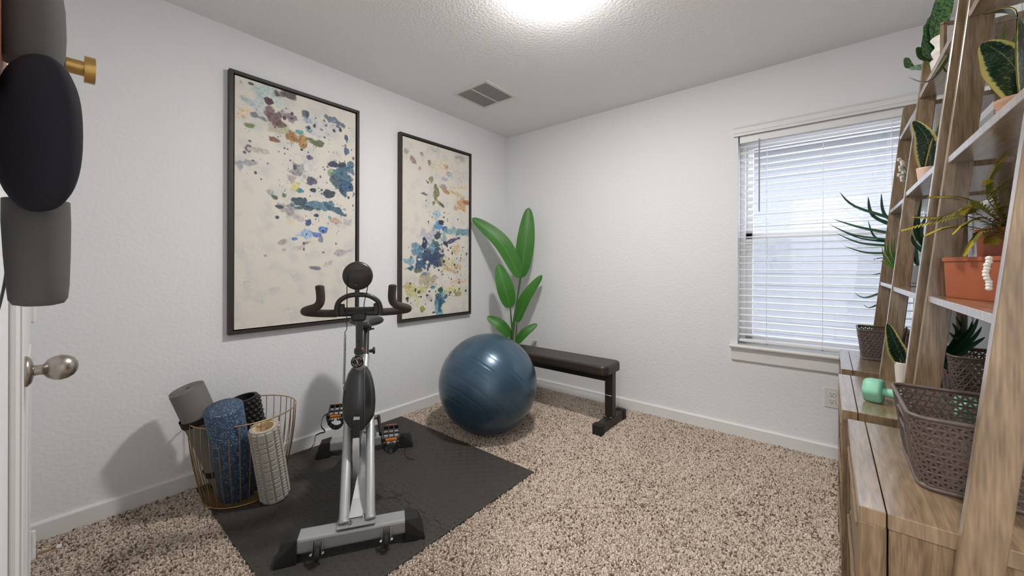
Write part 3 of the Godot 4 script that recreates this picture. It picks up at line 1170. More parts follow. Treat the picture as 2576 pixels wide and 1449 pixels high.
func pictures() -> void:
	var dk := [[52, 52, 58], [60, 66, 80], [76, 66, 72], [58, 84, 84], [86, 92, 116]]
	var a := [
		[230, 150, 75, 95, 158, 196, 200, 0.55, 0.9], [190, 235, 60, 60, 176, 190, 200, 0.4, 0.9], [120, 185, 50, 18, 150, 170, 180, 0.5, 0.8, 0.3], [100, 250, 40, 40, 224, 192, 150, 0.6, 0.9],
		[330, 160, 44, 24, 92, 78, 84, 0.85, 0.4], [345, 140, 40, 10, 90, 110, 130, 0.6, 0.5], [236, 193, 20, 17, 86, 70, 82, 0.95, 0.3], [150, 104, 16, 10, 78, 80, 96, 0.9, 0.3], [92, 92, 9, 9, 140, 140, 142, 0.6, 0.6],
		[262, 278, 36, 32, 112, 88, 94, 0.85, 0.35], [240, 250, 20, 22, 120, 96, 104, 0.8, 0.35], [340, 272, 36, 20, 128, 108, 120, 0.75, 0.4, 0.5], [306, 316, 20, 14, 108, 84, 80, 0.9, 0.3], [162, 268, 44, 13, 106, 110, 116, 0.75, 0.5, 0.2],
		[134, 322, 24, 15, 104, 128, 74, 0.8, 0.4], [300, 342, 66, 30, 156, 156, 116, 0.5, 0.8], [265, 395, 20, 12, 130, 92, 70, 0.85, 0.35], [390, 398, 42, 32, 150, 106, 62, 0.85, 0.4], [420, 405, 30, 30, 204, 168, 112, 0.6, 0.7],
		[490, 412, 34, 22, 92, 104, 70, 0.85, 0.35], [410, 355, 20, 12, 88, 160, 166, 0.85, 0.35], [447, 350, 14, 10, 90, 150, 150, 0.8, 0.35], [438, 296, 24, 13, 130, 176, 182, 0.7, 0.4], [430, 266, 18, 17, 98, 104, 124, 0.9, 0.35],
		[585, 300, 40, 15, 92, 108, 128, 0.85, 0.45, 0.2], [560, 330, 60, 40, 184, 190, 204, 0.5, 0.9], [640, 452, 13, 22, 84, 112, 150, 0.95, 0.3], [612, 345, 8, 11, 70, 78, 92, 0.95, 0.3], [645, 390, 8, 12, 76, 90, 120, 0.95, 0.3],
		[455, 490, 15, 14, 108, 98, 134, 0.95, 0.3], [480, 330, 60, 60, 176, 186, 206, 0.45, 0.9], [390, 552, 36, 34, 128, 122, 128, 0.75, 0.4], [360, 606, 22, 24, 146, 142, 146, 0.6, 0.6], [445, 570, 60, 70, 196, 202, 210, 0.5, 0.9],
		[135, 440, 17, 15, 104, 88, 76, 0.7, 0.3], [135, 442, 8, 7, 205, 200, 190, 0.8, 0.5], [200, 452, 34, 14, 182, 174, 166, 0.7, 0.6], [110, 462, 9, 7, 92, 88, 116, 0.9, 0.3], [112, 515, 55, 14, 148, 150, 156, 0.75, 0.5, -0.25], [90, 530, 12, 22, 150, 160, 170, 0.7, 0.5],
		[622, 590, 42, 56, 78, 112, 134, 0.92, 0.25], [645, 640, 34, 34, 66, 100, 128, 0.92, 0.25], [590, 605, 30, 26, 84, 104, 118, 0.9, 0.3], [548, 678, 40, 15, 62, 76, 84, 0.92, 0.25], [668, 545, 16, 30, 88, 122, 146, 0.9, 0.3],
		[570, 524, 24, 12, 58, 66, 92, 0.92, 0.3], [622, 528, 15, 12, 60, 70, 84, 0.92, 0.3], [560, 560, 30, 14, 110, 150, 110, 0.6, 0.6], [400, 658, 15, 12, 72, 142, 164, 0.95, 0.3], [378, 645, 22, 30, 204, 194, 104, 0.6, 0.7], [470, 660, 12, 9, 62, 74, 84, 0.95, 0.3],
		[462, 612, 20, 18, 88, 86, 104, 0.9, 0.35], [500, 742, 92, 20, 92, 126, 148, 0.88, 0.3, -0.1], [395, 722, 36, 20, 62, 82, 98, 0.9, 0.35], [590, 764, 44, 13, 74, 104, 124, 0.9, 0.3, 0.4], [440, 752, 50, 10, 60, 78, 92, 0.8, 0.4],
		[320, 688, 11, 12, 92, 120, 84, 0.9, 0.3], [262, 690, 22, 10, 84, 104, 84, 0.9, 0.35, 0.4], [246, 672, 18, 14, 156, 164, 160, 0.7, 0.5], [334, 764, 30, 34, 150, 146, 146, 0.7, 0.5, -0.5], [292, 745, 22, 7, 70, 78, 90, 0.9, 0.35], [390, 800, 50, 12, 168, 160, 164, 0.5, 0.6, 0.4],
		[485, 792, 13, 12, 60, 68, 96, 0.95, 0.3], [446, 826, 11, 13, 78, 92, 146, 0.95, 0.3], [432, 886, 44, 20, 150, 178, 220, 0.8, 0.5], [526, 868, 20, 14, 92, 134, 200, 0.95, 0.3], [488, 892, 20, 11, 104, 130, 190, 0.95, 0.3], [370, 912, 14, 8, 104, 138, 198, 0.95, 0.3], [512, 918, 12, 14, 118, 130, 158, 0.8, 0.4],
		[358, 820, 26, 20, 228, 206, 178, 0.7, 0.8], [580, 820, 30, 15, 182, 150, 130, 0.65, 0.5], [655, 824, 22, 14, 166, 166, 172, 0.6, 0.6], [555, 800, 6, 6, 90, 170, 190, 0.9, 0.3], [305, 930, 24, 14, 158, 150, 148, 0.7, 0.5], [318, 970, 10, 8, 168, 160, 160, 0.7, 0.5], [430, 934, 20, 8, 140, 112, 108, 0.7, 0.5, -0.4],
		[400, 958, 46, 8, 196, 184, 182, 0.7, 0.6, -0.3], [608, 985, 26, 20, 164, 156, 168, 0.7, 0.5, -0.7], [560, 1035, 46, 10, 178, 172, 178, 0.6, 0.6, -0.5], [474, 1064, 26, 8, 108, 106, 124, 0.75, 0.45, 0.15], [660, 975, 40, 8, 186, 180, 188, 0.6, 0.6, -0.3], [270, 1180, 26, 16, 192, 190, 188, 0.5, 0.8],
		[130, 960, 60, 30, 206, 208, 204, 0.5, 0.9], [220, 1000, 9, 6, 130, 130, 134, 0.6, 0.6], [370, 1100, 30, 20, 200, 200, 200, 0.5, 0.9], [120, 1130, 40, 16, 204, 206, 204, 0.5, 0.9], [205, 1240, 12, 9, 186, 196, 200, 0.5, 0.7], [350, 1290, 50, 20, 204, 202, 200, 0.5, 0.9]]
	a = from_view(a, 560, 160, 2.07, 2.325, 0.692, 2.177, 1.384)
	a.append_array(spatter(150, Rect2(0.3, 0.06, 0.68, 0.5), dk, 0.003, 0.018, 5))
	a.append_array(spatter(40, Rect2(0.05, 0.1, 0.5, 0.3), dk, 0.003, 0.012, 8))
	a.append_array(spatter(40, Rect2(0.45, 0.5, 0.5, 0.2), dk, 0.003, 0.012, 9))
	var im := canvas_base(400, 800, 21)
	paint(im, a, 5)
	picture("larger framed abstract canvas with a teal blot and blue spots above the wire basket", 2.349, 1.607, 0.768, 2.203, im)
	var b := [
		[120, 175, 15, 17, 168, 154, 152, 0.8, 0.5], [172, 240, 26, 14, 154, 130, 126, 0.85, 0.35, 0.8], [230, 192, 20, 14, 150, 140, 138, 0.8, 0.4, 0.7], [286, 252, 14, 18, 142, 128, 112, 0.8, 0.4, 0.5], [414, 286, 18, 13, 152, 122, 112, 0.9, 0.3], [216, 298, 14, 18, 184, 162, 144, 0.8, 0.5],
		[345, 165, 40, 20, 182, 178, 174, 0.5, 0.7], [525, 225, 40, 22, 160, 154, 150, 0.55, 0.6], [380, 290, 80, 50, 228, 208, 168, 0.55, 0.9], [440, 345, 26, 20, 160, 168, 186, 0.75, 0.45], [400, 380, 30, 14, 170, 176, 190, 0.7, 0.5], [500, 340, 70, 60, 214, 208, 206, 0.5, 0.9],
		[302, 385, 12, 25, 148, 138, 122, 0.85, 0.4], [336, 480, 19, 60, 128, 128, 98, 0.9, 0.35, 0.15], [356, 545, 30, 16, 160, 150, 90, 0.7, 0.6, 0.5], [376, 562, 20, 10, 84, 96, 82, 0.9, 0.35, 0.5], [252, 485, 21, 9, 112, 114, 118, 0.9, 0.35], [275, 395, 10, 9, 150, 160, 190, 0.8, 0.4],
		[405, 460, 40, 12, 184, 132, 88, 0.85, 0.35, 0.4], [480, 482, 62, 12, 218, 186, 140, 0.75, 0.5, 0.25], [520, 440, 60, 10, 224, 200, 158, 0.7, 0.5, -0.15], [522, 566, 30, 34, 206, 156, 104, 0.75, 0.4, 0.6], [555, 552, 22, 14, 160, 110, 74, 0.85, 0.35], [490, 590, 20, 16, 204, 164, 118, 0.7, 0.5], [395, 430, 16, 14, 150, 148, 176, 0.8, 0.4],
		[345, 640, 34, 30, 152, 190, 204, 0.7, 0.6], [350, 712, 36, 28, 82, 142, 190, 0.85, 0.4], [376, 690, 20, 16, 54, 66, 78, 0.95, 0.3], [398, 745, 20, 20, 62, 112, 170, 0.9, 0.35], [300, 790, 70, 44, 164, 168, 190, 0.65, 0.6], [350, 790, 20, 26, 62, 70, 84, 0.9, 0.35], [395, 800, 16, 40, 130, 160, 160, 0.75, 0.4],
		[335, 850, 30, 24, 58, 108, 100, 0.9, 0.35], [290, 945, 78, 62, 60, 80, 106, 0.92, 0.25], [205, 895, 46, 44, 96, 136, 164, 0.8, 0.4], [256, 845, 14, 42, 48, 58, 88, 0.95, 0.25], [222, 985, 40, 34, 56, 86, 118, 0.9, 0.3], [344, 960, 42, 50, 62, 78, 108, 0.9, 0.3], [154, 1026, 30, 16, 56, 96, 112, 0.92, 0.3], [150, 975, 40, 24, 110, 152, 178, 0.7, 0.5], [300, 880, 30, 40, 120, 160, 180, 0.7, 0.4],
		[470, 758, 70, 28, 130, 168, 172, 0.75, 0.5], [548, 772, 40, 26, 112, 152, 166, 0.85, 0.4], [450, 828, 58, 12, 84, 78, 116, 0.92, 0.3, -0.35], [402, 850, 16, 14, 60, 62, 84, 0.95, 0.3],
		[216, 962, 8, 8, 226, 228, 228, 0.95, 0.3], [274, 980, 10, 10, 226, 228, 228, 0.95, 0.3], [298, 1000, 5, 5, 226, 228, 228, 0.9, 0.3], [252, 832, 5, 5, 226, 228, 228, 0.9, 0.3], [345, 905, 5, 5, 226, 228, 228, 0.9, 0.3],
		[272, 1108, 60, 44, 172, 160, 132, 0.8, 0.45], [205, 1040, 24, 16, 96, 98, 78, 0.85, 0.35], [262, 1072, 16, 14, 96, 130, 178, 0.85, 0.35], [480, 880, 26, 34, 206, 178, 134, 0.7, 0.6], [430, 990, 62, 50, 208, 200, 140, 0.6, 0.8], [492, 1012, 26, 28, 190, 150, 106, 0.7, 0.5], [440, 1040, 50, 12, 196, 160, 116, 0.6, 0.5, 0.3],
		[500, 1122, 60, 16, 222, 190, 168, 0.75, 0.6], [180, 1190, 84, 40, 194, 186, 124, 0.75, 0.6], [200, 1250, 16, 60, 206, 204, 150, 0.6, 0.7], [440, 1180, 70, 24, 208, 206, 140, 0.75, 0.6], [500, 1215, 24, 20, 150, 140, 90, 0.7, 0.5], [130, 1160, 26, 26, 186, 168, 116, 0.7, 0.5],
		[362, 1250, 30, 40, 62, 112, 136, 0.92, 0.3], [356, 1330, 22, 44, 112, 164, 180, 0.9, 0.35], [366, 1300, 12, 40, 54, 92, 120, 0.85, 0.35], [370, 1186, 14, 18, 40, 90, 76, 0.95, 0.3], [394, 1215, 22, 24, 150, 186, 184, 0.75, 0.5], [412, 1228, 13, 16, 60, 78, 70, 0.9, 0.35], [318, 1165, 20, 12, 88, 126, 160, 0.85, 0.4],
		[245, 1326, 18, 18, 142, 152, 72, 0.9, 0.35], [210, 1205, 12, 12, 92, 88, 60, 0.9, 0.35], [285, 1250, 20, 20, 176, 170, 166, 0.7, 0.5], [322, 1348, 9, 8, 50, 66, 76, 0.95, 0.3], [128, 1248, 8, 8, 44, 54, 50, 0.95, 0.3], [224, 1235, 8, 8, 56, 60, 66, 0.95, 0.3], [290, 1195, 9, 9, 50, 60, 74, 0.95, 0.3], [272, 1225, 8, 8, 50, 60, 74, 0.95, 0.3]]
	b = from_view(b, 980, 320, 2.9, 1.258, 0.697, 2.126, 1.384)
	b.append_array(spatter(110, Rect2(0.45, 0.58, 0.52, 0.34), [[40, 42, 44], [50, 56, 60], [66, 76, 84]], 0.004, 0.02, 3))
	b.append_array(spatter(60, Rect2(0.3, 0.2, 0.6, 0.35), dk, 0.003, 0.014, 4))
	b.append_array(spatter(30, Rect2(0.05, 0.8, 0.5, 0.15), dk, 0.003, 0.014, 6))
	im = canvas_base(400, 800, 33)
	paint(im, b, 9)
	picture("framed abstract canvas with a navy cloud and tan spatter beside the leafy corner plant", 1.283, 0.535, 0.714, 2.152, im)

# ---------------------------------------------------------------- exercise bike
func bike() -> void:
	var o := thing("exercise_bike", "silver and black folding exercise bike standing on the foam tiles", "exercise bike", Vector3(1.04, 0.0152, 2.1832), deg_to_rad(56.96))
	var st: SurfaceTool
	# stabilisers: flattened tubes with end caps; the front one carries transport wheels
	for k in 2:
		var z := 0.0 if k == 0 else -0.852
		var s := Node3D.new()
		s.name = "front_stabiliser" if k == 0 else "rear_stabiliser"
		o.add_child(s, true)
		s.position = Vector3(0, 0.058, z)
		st = mb()
		var sec := PackedVector2Array()
		for i in 24:
			var a := TAU * i / 24
			sec.append(Vector2(clampf(cos(a) * 1.35, -1, 1) * 0.036, clampf(sin(a) * 1.35, -1, 1) * 0.027))
		prism(st, sec, 0.4, Vector3(-0.2, 0, 0), Basis(Vector3(0, 0, 1), Vector3(0, 1, 0), Vector3(1, 0, 0)))
		part("bar", st, M.silver, s)
		for e in [-1.0, 1.0]:
			st = mb()
			var lo := [Vector3(e * 0.198, -0.058, -0.043), Vector3(e * 0.277, -0.058, -0.047), Vector3(e * 0.277, -0.058, 0.047), Vector3(e * 0.198, -0.058, 0.043)]
			var hi := [Vector3(e * 0.198, 0.030, -0.040), Vector3(e * 0.252, 0.022, -0.030), Vector3(e * 0.252, 0.022, 0.030), Vector3(e * 0.198, 0.030, 0.040)]
			var mid := [Vector3(e * 0.198, -0.02, -0.043), Vector3(e * 0.272, -0.035, -0.045), Vector3(e * 0.272, -0.035, 0.045), Vector3(e * 0.198, -0.02, 0.043)]
			for i in 4:
				var j := (i + 1) % 4
				var out: Vector3 = (lo[i] + lo[j]) * 0.5 - Vector3(e * 0.23, -0.058, 0)
				quad(st, lo[i], lo[j], mid[j], mid[i], out)
				quad(st, mid[i], mid[j], hi[j], hi[i], out + Vector3.UP * 0.02)
			quad(st, hi[0], hi[1], hi[2], hi[3], Vector3.UP)
			quad(st, lo[0], lo[1], lo[2], lo[3], Vector3.DOWN)
			part("end_cap", st, M.black_plastic, s)
		if k == 0:
			for e in [-0.125, 0.125]:
				var wh := Node3D.new()
				wh.name = "transport_wheel"
				s.add_child(wh, true)
				wh.position = Vector3(e, -0.022, 0.062)
				st = mb()
				lathe(st, [Vector2(0, -0.010), Vector2(0.016, -0.010), Vector2(0.023, -0.008), Vector2(0.025, 0.0), Vector2(0.023, 0.008), Vector2(0.016, 0.010), Vector2(0, 0.010)], 24, Vector3.ZERO, Basis(Vector3.FORWARD, PI / 2))
				for g in [-0.0145, 0.0145]:
					box(st, Vector3(g, 0.014, -0.010), Vector3(0.0025, 0.044, 0.016), 0.001, Basis(Vector3.RIGHT, -0.35))
					lathe_hard(st, [Vector2(0, -0.004), Vector2(0.006, -0.004), Vector2(0.006, 0.004), Vector2(0, 0.004)], 8, Vector3(g * 1.3, 0, 0), Basis(Vector3.FORWARD, PI / 2))
				part("wheel", st, M.rubber, wh)
				st = mb()
				for g in [-0.0165, 0.0165]:
					box(st, Vector3(g, 0.016, -0.010), Vector3(0.002, 0.05, 0.017), 0.0008, Basis(Vector3.RIGHT, -0.35))
					lathe_hard(st, [Vector2(0, -0.004), Vector2(0.0065, -0.004), Vector2(0.0065, 0.004), Vector2(0, 0.004)], 6, Vector3(g * 1.25, 0, 0), Basis(Vector3.FORWARD, PI / 2))
				part("bracket", st, M.chrome, wh)
	# front fork plate and its two legs, leaning back to the pivot
	st = mb()
	box(st, Vector3(0.01, 0.094, -0.002), Vector3(0.144, 0.006, 0.066), 0.001)
	part("base_plate", st, M.silver, o)
	for e in [[-0.012, 0.018], [0.036, -0.012]]:
		st = mb()
		lathe_hard(st, [Vector2(0, 0.016), Vector2(0.004, 0.016), Vector2(0.004, 0.009), Vector2(0.008, 0.009), Vector2(0.008, 0.0), Vector2(0, 0.0)], 6, Vector3(e[0], 0.097, e[1]))
		part("bolt", st, M.chrome, o)
	for e in [[-0.038, -0.052], [0.062, 0.046]]:
		st = mb()
		tube(st, [Vector3(e[0], 0.092, 0.0), Vector3(e[1], 0.42, -0.32)], 0.0195, 20)
		tube(st, [Vector3(e[0], 0.096, 0.0), Vector3(e[0], 0.102, -0.006)], [0.0235, 0.0195], 20)
		part("front_leg", st, M.silver, o)
	# flat brace from the plate up past the flywheel
	st = mb()
	ribbon_tapered(st, [Vector3(0.014, 0.098, -0.02), Vector3(0.016, 0.13, -0.10), Vector3(0.022, 0.19, -0.2), Vector3(0.03, 0.30, -0.34)], [0.036, 0.030, 0.022, 0.018], 0.006)
	part("brace", st, M.alu, o)
	# flywheel, edge on to the front
	var fw := Node3D.new()
	fw.name = "flywheel"
	o.add_child(fw, true)
	fw.position = Vector3(-0.006, 0.315, -0.36)
	st = mb()
	lathe_hard(st, [Vector2(0.15, -0.011), Vector2(0.208, -0.014), Vector2(0.212, -0.012), Vector2(0.212, 0.012), Vector2(0.208, 0.014), Vector2(0.15, 0.011), Vector2(0.15, -0.011)], 64, Vector3.ZERO, Basis(Vector3.FORWARD, PI / 2))
	part("rim", st, M.alu, fw)
	st = mb()
	lathe_hard(st, [Vector2(0, -0.005), Vector2(0.152, -0.005), Vector2(0.152, 0.005), Vector2(0, 0.005)], 40, Vector3.ZERO, Basis(Vector3.FORWARD, PI / 2))
	part("disc", st, M.silver_dark, fw)
	st = mb()
	tube(st, [Vector3(-0.05, 0, 0), Vector3(0.055, 0, 0)], 0.009, 12)
	lathe_hard(st, [Vector2(0, -0.006), Vector2(0.014, -0.006), Vector2(0.014, 0.006), Vector2(0, 0.006)], 6, Vector3(0.058, 0, 0), Basis(Vector3.FORWARD, PI / 2))
	part("axle", st, M.chrome, fw)
	# brake caliper above the wheel
	st = mb()
	box(st, Vector3(-0.006, 0.40, -0.17), Vector3(0.03, 0.075, 0.03), 0.003)
	part("brake_pad", st, M.black_plastic, o)
	# belt guard at the left of the wheel
	st = mb()
	lathe(st, [Vector2(0, -0.012), Vector2(0.105, -0.012), Vector2(0.12, -0.004), Vector2(0.12, 0.004), Vector2(0.105, 0.012), Vector2(0, 0.012)], 36, Vector3(-0.034, 0.37, -0.42), Basis(Vector3.FORWARD, PI / 2))
	part("belt_guard", st, M.black_plastic, o)
	# front shell: a tall egg-shaped half cover
	st = mb()
	var rows := []
	var outline := [[0.664, 0.016], [0.650, 0.034], [0.625, 0.050], [0.585, 0.062], [0.54, 0.070], [0.495, 0.073], [0.455, 0.071], [0.43, 0.067], [0.405, 0.052], [0.388, 0.040], [0.378, 0.028]]
	for k in outline.size():
		var row := []
		for i in 17:
			var a := PI * i / 16.0
			var bulge := 0.055 * sqrt(clampf(1.0 - absf(outline[k][0] - 0.5) / 0.19, 0.05, 1.0)) + 0.01
			row.append(Vector3(-cos(a) * outline[k][1], outline[k][0], -0.245 + pow(sin(a), 0.8) * bulge + (0.5 - outline[k][0]) * 0.12 - 0.012))
		rows.append(row)
	st.set_smooth_group(1)
	for k in rows.size() - 1:
		for i in 16:
			quad(st, rows[k][i], rows[k][i + 1], rows[k + 1][i + 1], rows[k + 1][i], Vector3(rows[k][i].x, 0, 0.06))
	st.set_smooth_group(2)
	for k in rows.size() - 1:
		quad(st, rows[k][0], rows[k][16], rows[k + 1][16], rows[k + 1][0], Vector3(0, 0, -1))
	st.set_smooth_group(-1)
	for i in range(1, 16):
		tri(st, rows[0][0], rows[0][i], rows[0][i + 1], Vector3.UP)
		tri(st, rows[-1][0], rows[-1][i], rows[-1][i + 1], Vector3.DOWN)
	part("shell", st, M.shell, o)
	st = mb()
	tube(st, smooth_path([Vector3(0.024, 0.662, -0.262), Vector3(0.0265, 0.58, -0.196), Vector3(0.028, 0.49, -0.183), Vector3(0.026, 0.40, -0.20)], 5), 0.0014, 6)
	part("shell_seam", st, M.silver_dark, o)
	# rear legs: from the rear stabiliser up and forward to the handlebar sleeve
	for e in [-0.045, 0.045]:
		st = mb()
		tube(st, [Vector3(e, 0.085, -0.852), Vector3(e * 0.6, 0.40, -0.42)], 0.017, 16)
		part("rear_leg", st, M.silver, o)
	st = mb()
	tube(st, [Vector3(0.0, 0.40, -0.42), Vector3(0.002, 0.66, -0.25), Vector3(0.004, 0.742, -0.205)], 0.0195, 18)
	part("handlebar_sleeve", st, M.silver, o)
	st = mb()
	tube(st, [Vector3(0.0035, 0.736, -0.208), Vector3(0.0045, 0.748, -0.202)], 0.0225, 18)
	part("sleeve_collar", st, M.post, o)
	st = mb()
	tube(st, [Vector3(0.004, 0.738, -0.207), Vector3(0.008, 0.925, -0.14)], 0.0155, 18)
	var hp := part("handlebar_post", st, M.post, o)
	st = mb()
	lathe(st, [Vector2(0, 0), Vector2(0.004, 0), Vector2(0.004, 0.002), Vector2(0, 0.002)], 10, Vector3(0.0045, 0.79, -0.172), Basis(Vector3.RIGHT, PI / 2 - 0.3))
	part("pin_hole", st, M.slot, hp)
	# tension knob
	var kb := Node3D.new()
	kb.name = "tension_knob"
	o.add_child(kb, true)
	kb.position = Vector3(-0.004, 0.695, -0.195)
	kb.basis = Basis(Vector3.RIGHT, PI / 2 - 0.25)
	st = mb()
	lathe(st, [Vector2(0, -0.016), Vector2(0.022, -0.016), Vector2(0.0265, -0.012), Vector2(0.0265, 0.008), Vector2(0.024, 0.012), Vector2(0, 0.013)], 30)
	part("grip", st, M.black_plastic, kb)
	st = mb()
	for seg in [[0.25, 1.1], [1.5, 2.9], [3.4, 4.3], [4.7, 5.9]]:
		var arc := []
		for i in 9:
			var a: float = lerpf(seg[0], seg[1], i / 8.0)
			arc.append(Vector3(cos(a) * 0.0195, 0.0128, sin(a) * 0.0195))
		tube(st, arc, 0.0011, 5)
	for seg in [[0.9, 2.2], [4.0, 5.3]]:
		var arc := []
		for i in 7:
			var a: float = lerpf(seg[0], seg[1], i / 6.0)
			arc.append(Vector3(cos(a) * 0.0135, 0.0132, sin(a) * 0.0135))
		tube(st, arc, 0.001, 5)
	box(st, Vector3(0.001, 0.0134, 0), Vector3(0.003, 0.001, 0.017), 0.0, Basis(Vector3.UP, 0.35))
	part("dial_marks", st, M.white_ceramic, kb)
	st = mb()
	tube(st, [Vector3(-0.002, 0.72, -0.2), Vector3(-0.003, 0.69, -0.215)], 0.006, 10)
	part("knob_stem", st, M.chrome, o)
	# warning stickers
	st = mb()
	box(st, Vector3(0.017, 0.70, -0.213), Vector3(0.013, 0.024, 0.006), 0.001, Basis(Vector3.UP, 0.5) * Basis(Vector3.RIGHT, -0.35))
	part("warning_label", st, mat(rgb8(232, 206, 190), 0.5), o)
	st = mb()
	box(st, Vector3(0.016, 0.757, -0.192), Vector3(0.008, 0.014, 0.005), 0.001, Basis(Vector3.UP, 0.5) * Basis(Vector3.RIGHT, -0.35))
	part("stop_label", st, mat(rgb8(222, 92, 50), 0.5), o)
	# seat tube, seat post and saddle
	st = mb()
	tube(st, [Vector3(0.0, 0.42, -0.34), Vector3(0.012, 0.64, -0.56)], 0.0195, 18)
	part("seat_sleeve", st, M.silver, o)
	st = mb()
	tube(st, [Vector3(0.012, 0.63, -0.55), Vector3(0.008, 0.775, -0.695)], 0.0155, 18)
	part("seat_post", st, M.black_satin, o)
	st = mb()
	tube(st, [Vector3(0.03, 0.665, -0.555), Vector3(0.055, 0.668, -0.55)], [0.008, 0.012], 12)
	lathe(st, [Vector2(0, -0.006), Vector2(0.017, -0.006), Vector2(0.019, 0), Vector2(0.017, 0.006), Vector2(0, 0.006)], 16, Vector3(0.054, 0.668, -0.55), Basis(Vector3.FORWARD, PI / 2))
	part("seat_knob", st, M.black_plastic, o)
	var sd := Node3D.new()
	sd.name = "saddle"
	o.add_child(sd, true)
	sd.position = Vector3(0.004, 0.80, -0.72)
	st = mb()
	# cushion: nose toward the handlebar, two lobes behind
	var ring_pts := []
	for i in 13:
		var t := i / 12.0
		var zz := 0.13 - t * 0.25
		var hw := 0.026 + 0.072 * smoothstep(0.25, 0.75, t) - 0.02 * smoothstep(0.9, 1.0, t)
		ring_pts.append([zz, hw, 0.022 + 0.012 * smoothstep(0.3, 0.8, t)])
	st.set_smooth_group(1)
	var prev := []
	for r in ring_pts:
		var ring := []
		for k in 16:
			var a := TAU * k / 16
			var dip := -0.006 * exp(-pow(cos(a) * 3.0, 2.0)) if sin(a) > 0 else 0.0
			ring.append(Vector3(cos(a) * r[1], sin(a) * r[2] + dip, r[0]))
		if prev.size():
			for k in 16:
				quad(st, prev[k], prev[(k + 1) % 16], ring[(k + 1) % 16], ring[k], Vector3(cos(TAU * (k + 0.5) / 16), sin(TAU * (k + 0.5) / 16), 0))
		else:
			for k in range(1, 15):
				tri(st, ring[0], ring[k], ring[k + 1], Vector3(0, 0, 1))
		prev = ring
	for k in range(1, 15):
		tri(st, prev[0], prev[k], prev[k + 1], Vector3(0, 0, -1))
	st.set_smooth_group(-1)
	part("cushion", st, M.black_satin, sd)
	st = mb()
	for e in [-0.02, 0.02]:
		tube(st, smooth_path([Vector3(e * 0.5, -0.018, 0.10), Vector3(e, -0.034, 0.05), Vector3(e, -0.036, -0.03), Vector3(e * 2.2, -0.02, -0.09)], 4), 0.0035, 8)
	part("rails", st, M.black_plastic, sd)
	st = mb()
	box(st, Vector3(0.004, -0.038, 0.0), Vector3(0.05, 0.018, 0.03), 0.003)
	tube(st, [Vector3(-0.035, -0.04, 0.0), Vector3(0.045, -0.04, 0.0)], 0.005, 8)
	part("clamp", st, M.black_plastic, sd)
	# handlebar
	var hb := Node3D.new()
	hb.name = "handlebar"
	o.add_child(hb, true)
	st = mb()
	tube(st, [Vector3(-0.105, 0.922, -0.145), Vector3(0.12, 0.922, -0.145)], 0.0145, 14)
	part("crossbar", st, M.black_plastic, hb)
	for e in [-1.0, 1.0]:
		var dx := 0.006
		st = mb()
		var p := smooth_path([Vector3(dx + e * 0.09, 0.922, -0.145), Vector3(dx + e * 0.150, 0.924, -0.147), Vector3(dx + e * 0.195, 0.930, -0.138), Vector3(dx + e * 0.207, 0.938, -0.112), Vector3(dx + e * 0.192, 0.947, -0.088), Vector3(dx + e * 0.160, 0.958, -0.066), Vector3(dx + e * 0.143, 0.975, -0.055), Vector3(dx + e * 0.138, 1.00, -0.05), Vector3(dx + e * 0.141, 1.044, -0.045)], 5)
		tube(st, p, 0.0168, 16)
		ellipsoid(st, p[-1], Vector3(0.0168, 0.007, 0.0168), 16, 8)
		part("grip", st, M.foam_grip, hb)
		st = mb()
		box(st, Vector3(dx + e * 0.186, 0.958, -0.086), Vector3(0.026, 0.004, 0.02), 0.002, Basis(Vector3.UP, -e * 0.6) * Basis(Vector3.FORWARD, e * 0.4))
		part("pulse_plate", st, M.post, hb)
	st = mb()
	tube(st, smooth_path([Vector3(-0.078, 0.915, -0.13), Vector3(-0.082, 0.945, -0.128), Vector3(-0.07, 0.978, -0.124), Vector3(-0.035, 0.999, -0.12), Vector3(0.006, 1.003, -0.12), Vector3(0.048, 0.998, -0.12), Vector3(0.083, 0.975, -0.124), Vector3(0.096, 0.944, -0.128), Vector3(0.094, 0.914, -0.13)], 5), 0.0105, 14)
	part("loop", st, M.black_satin, hb)
	st = mb()
	box(st, Vector3(0.008, 0.932, -0.152), Vector3(0.15, 0.028, 0.02), 0.003)
	box(st, Vector3(-0.066, 0.938, -0.14), Vector3(0.03, 0.05, 0.02), 0.003)
	box(st, Vector3(0.082, 0.938, -0.14), Vector3(0.03, 0.05, 0.02), 0.003)
	part("holder_tray", st, M.black_plastic, hb)
	st = mb()
	box(st, Vector3(0.006, 0.905, -0.13), Vector3(0.062, 0.034, 0.03), 0.008)
	part("clamp", st, M.black_plastic, hb)
	# console, its back to the front of the bike
	var cs := Node3D.new()
	cs.name = "console"
	o.add_child(cs, true)
	cs.position = Vector3(0.004, 1.085, -0.10)
	cs.basis = Basis(Vector3.RIGHT, PI / 2 + 0.12)
	st = mb()
	lathe(st, [Vector2(0, 0.010), Vector2(0.052, 0.009), Vector2(0.0595, 0.004), Vector2(0.0615, -0.003), Vector2(0.0615, -0.010), Vector2(0.058, -0.015), Vector2(0, -0.016)], 44)
	part("housing", st, M.black_satin, cs)
	st = mb()
	for h in [[-0.036, 0.012], [-0.048, 0.012], [0.036, 0.012], [0.05, 0.012]]:
		lathe_hard(st, [Vector2(0, 0.0), Vector2(0.0032, 0.0), Vector2(0.0032, 0.0012), Vector2(0, 0.0012)], 8, Vector3(h[0], 0.0095, h[1]))
	part("screw_hole", st, M.slot, cs)
	st = mb()
	box(st, Vector3(0, 0.0098, -0.012), Vector3(0.06, 0.0012, 0.034), 0.0005)
	part("battery_cover", st, M.black_satin, cs)
	st = mb()
	box(st, Vector3(0.001, 1.018, -0.112), Vector3(0.019, 0.04, 0.006), 0.002)
	var br := part("console_bracket", st, M.black_plastic, o)
	st = mb()
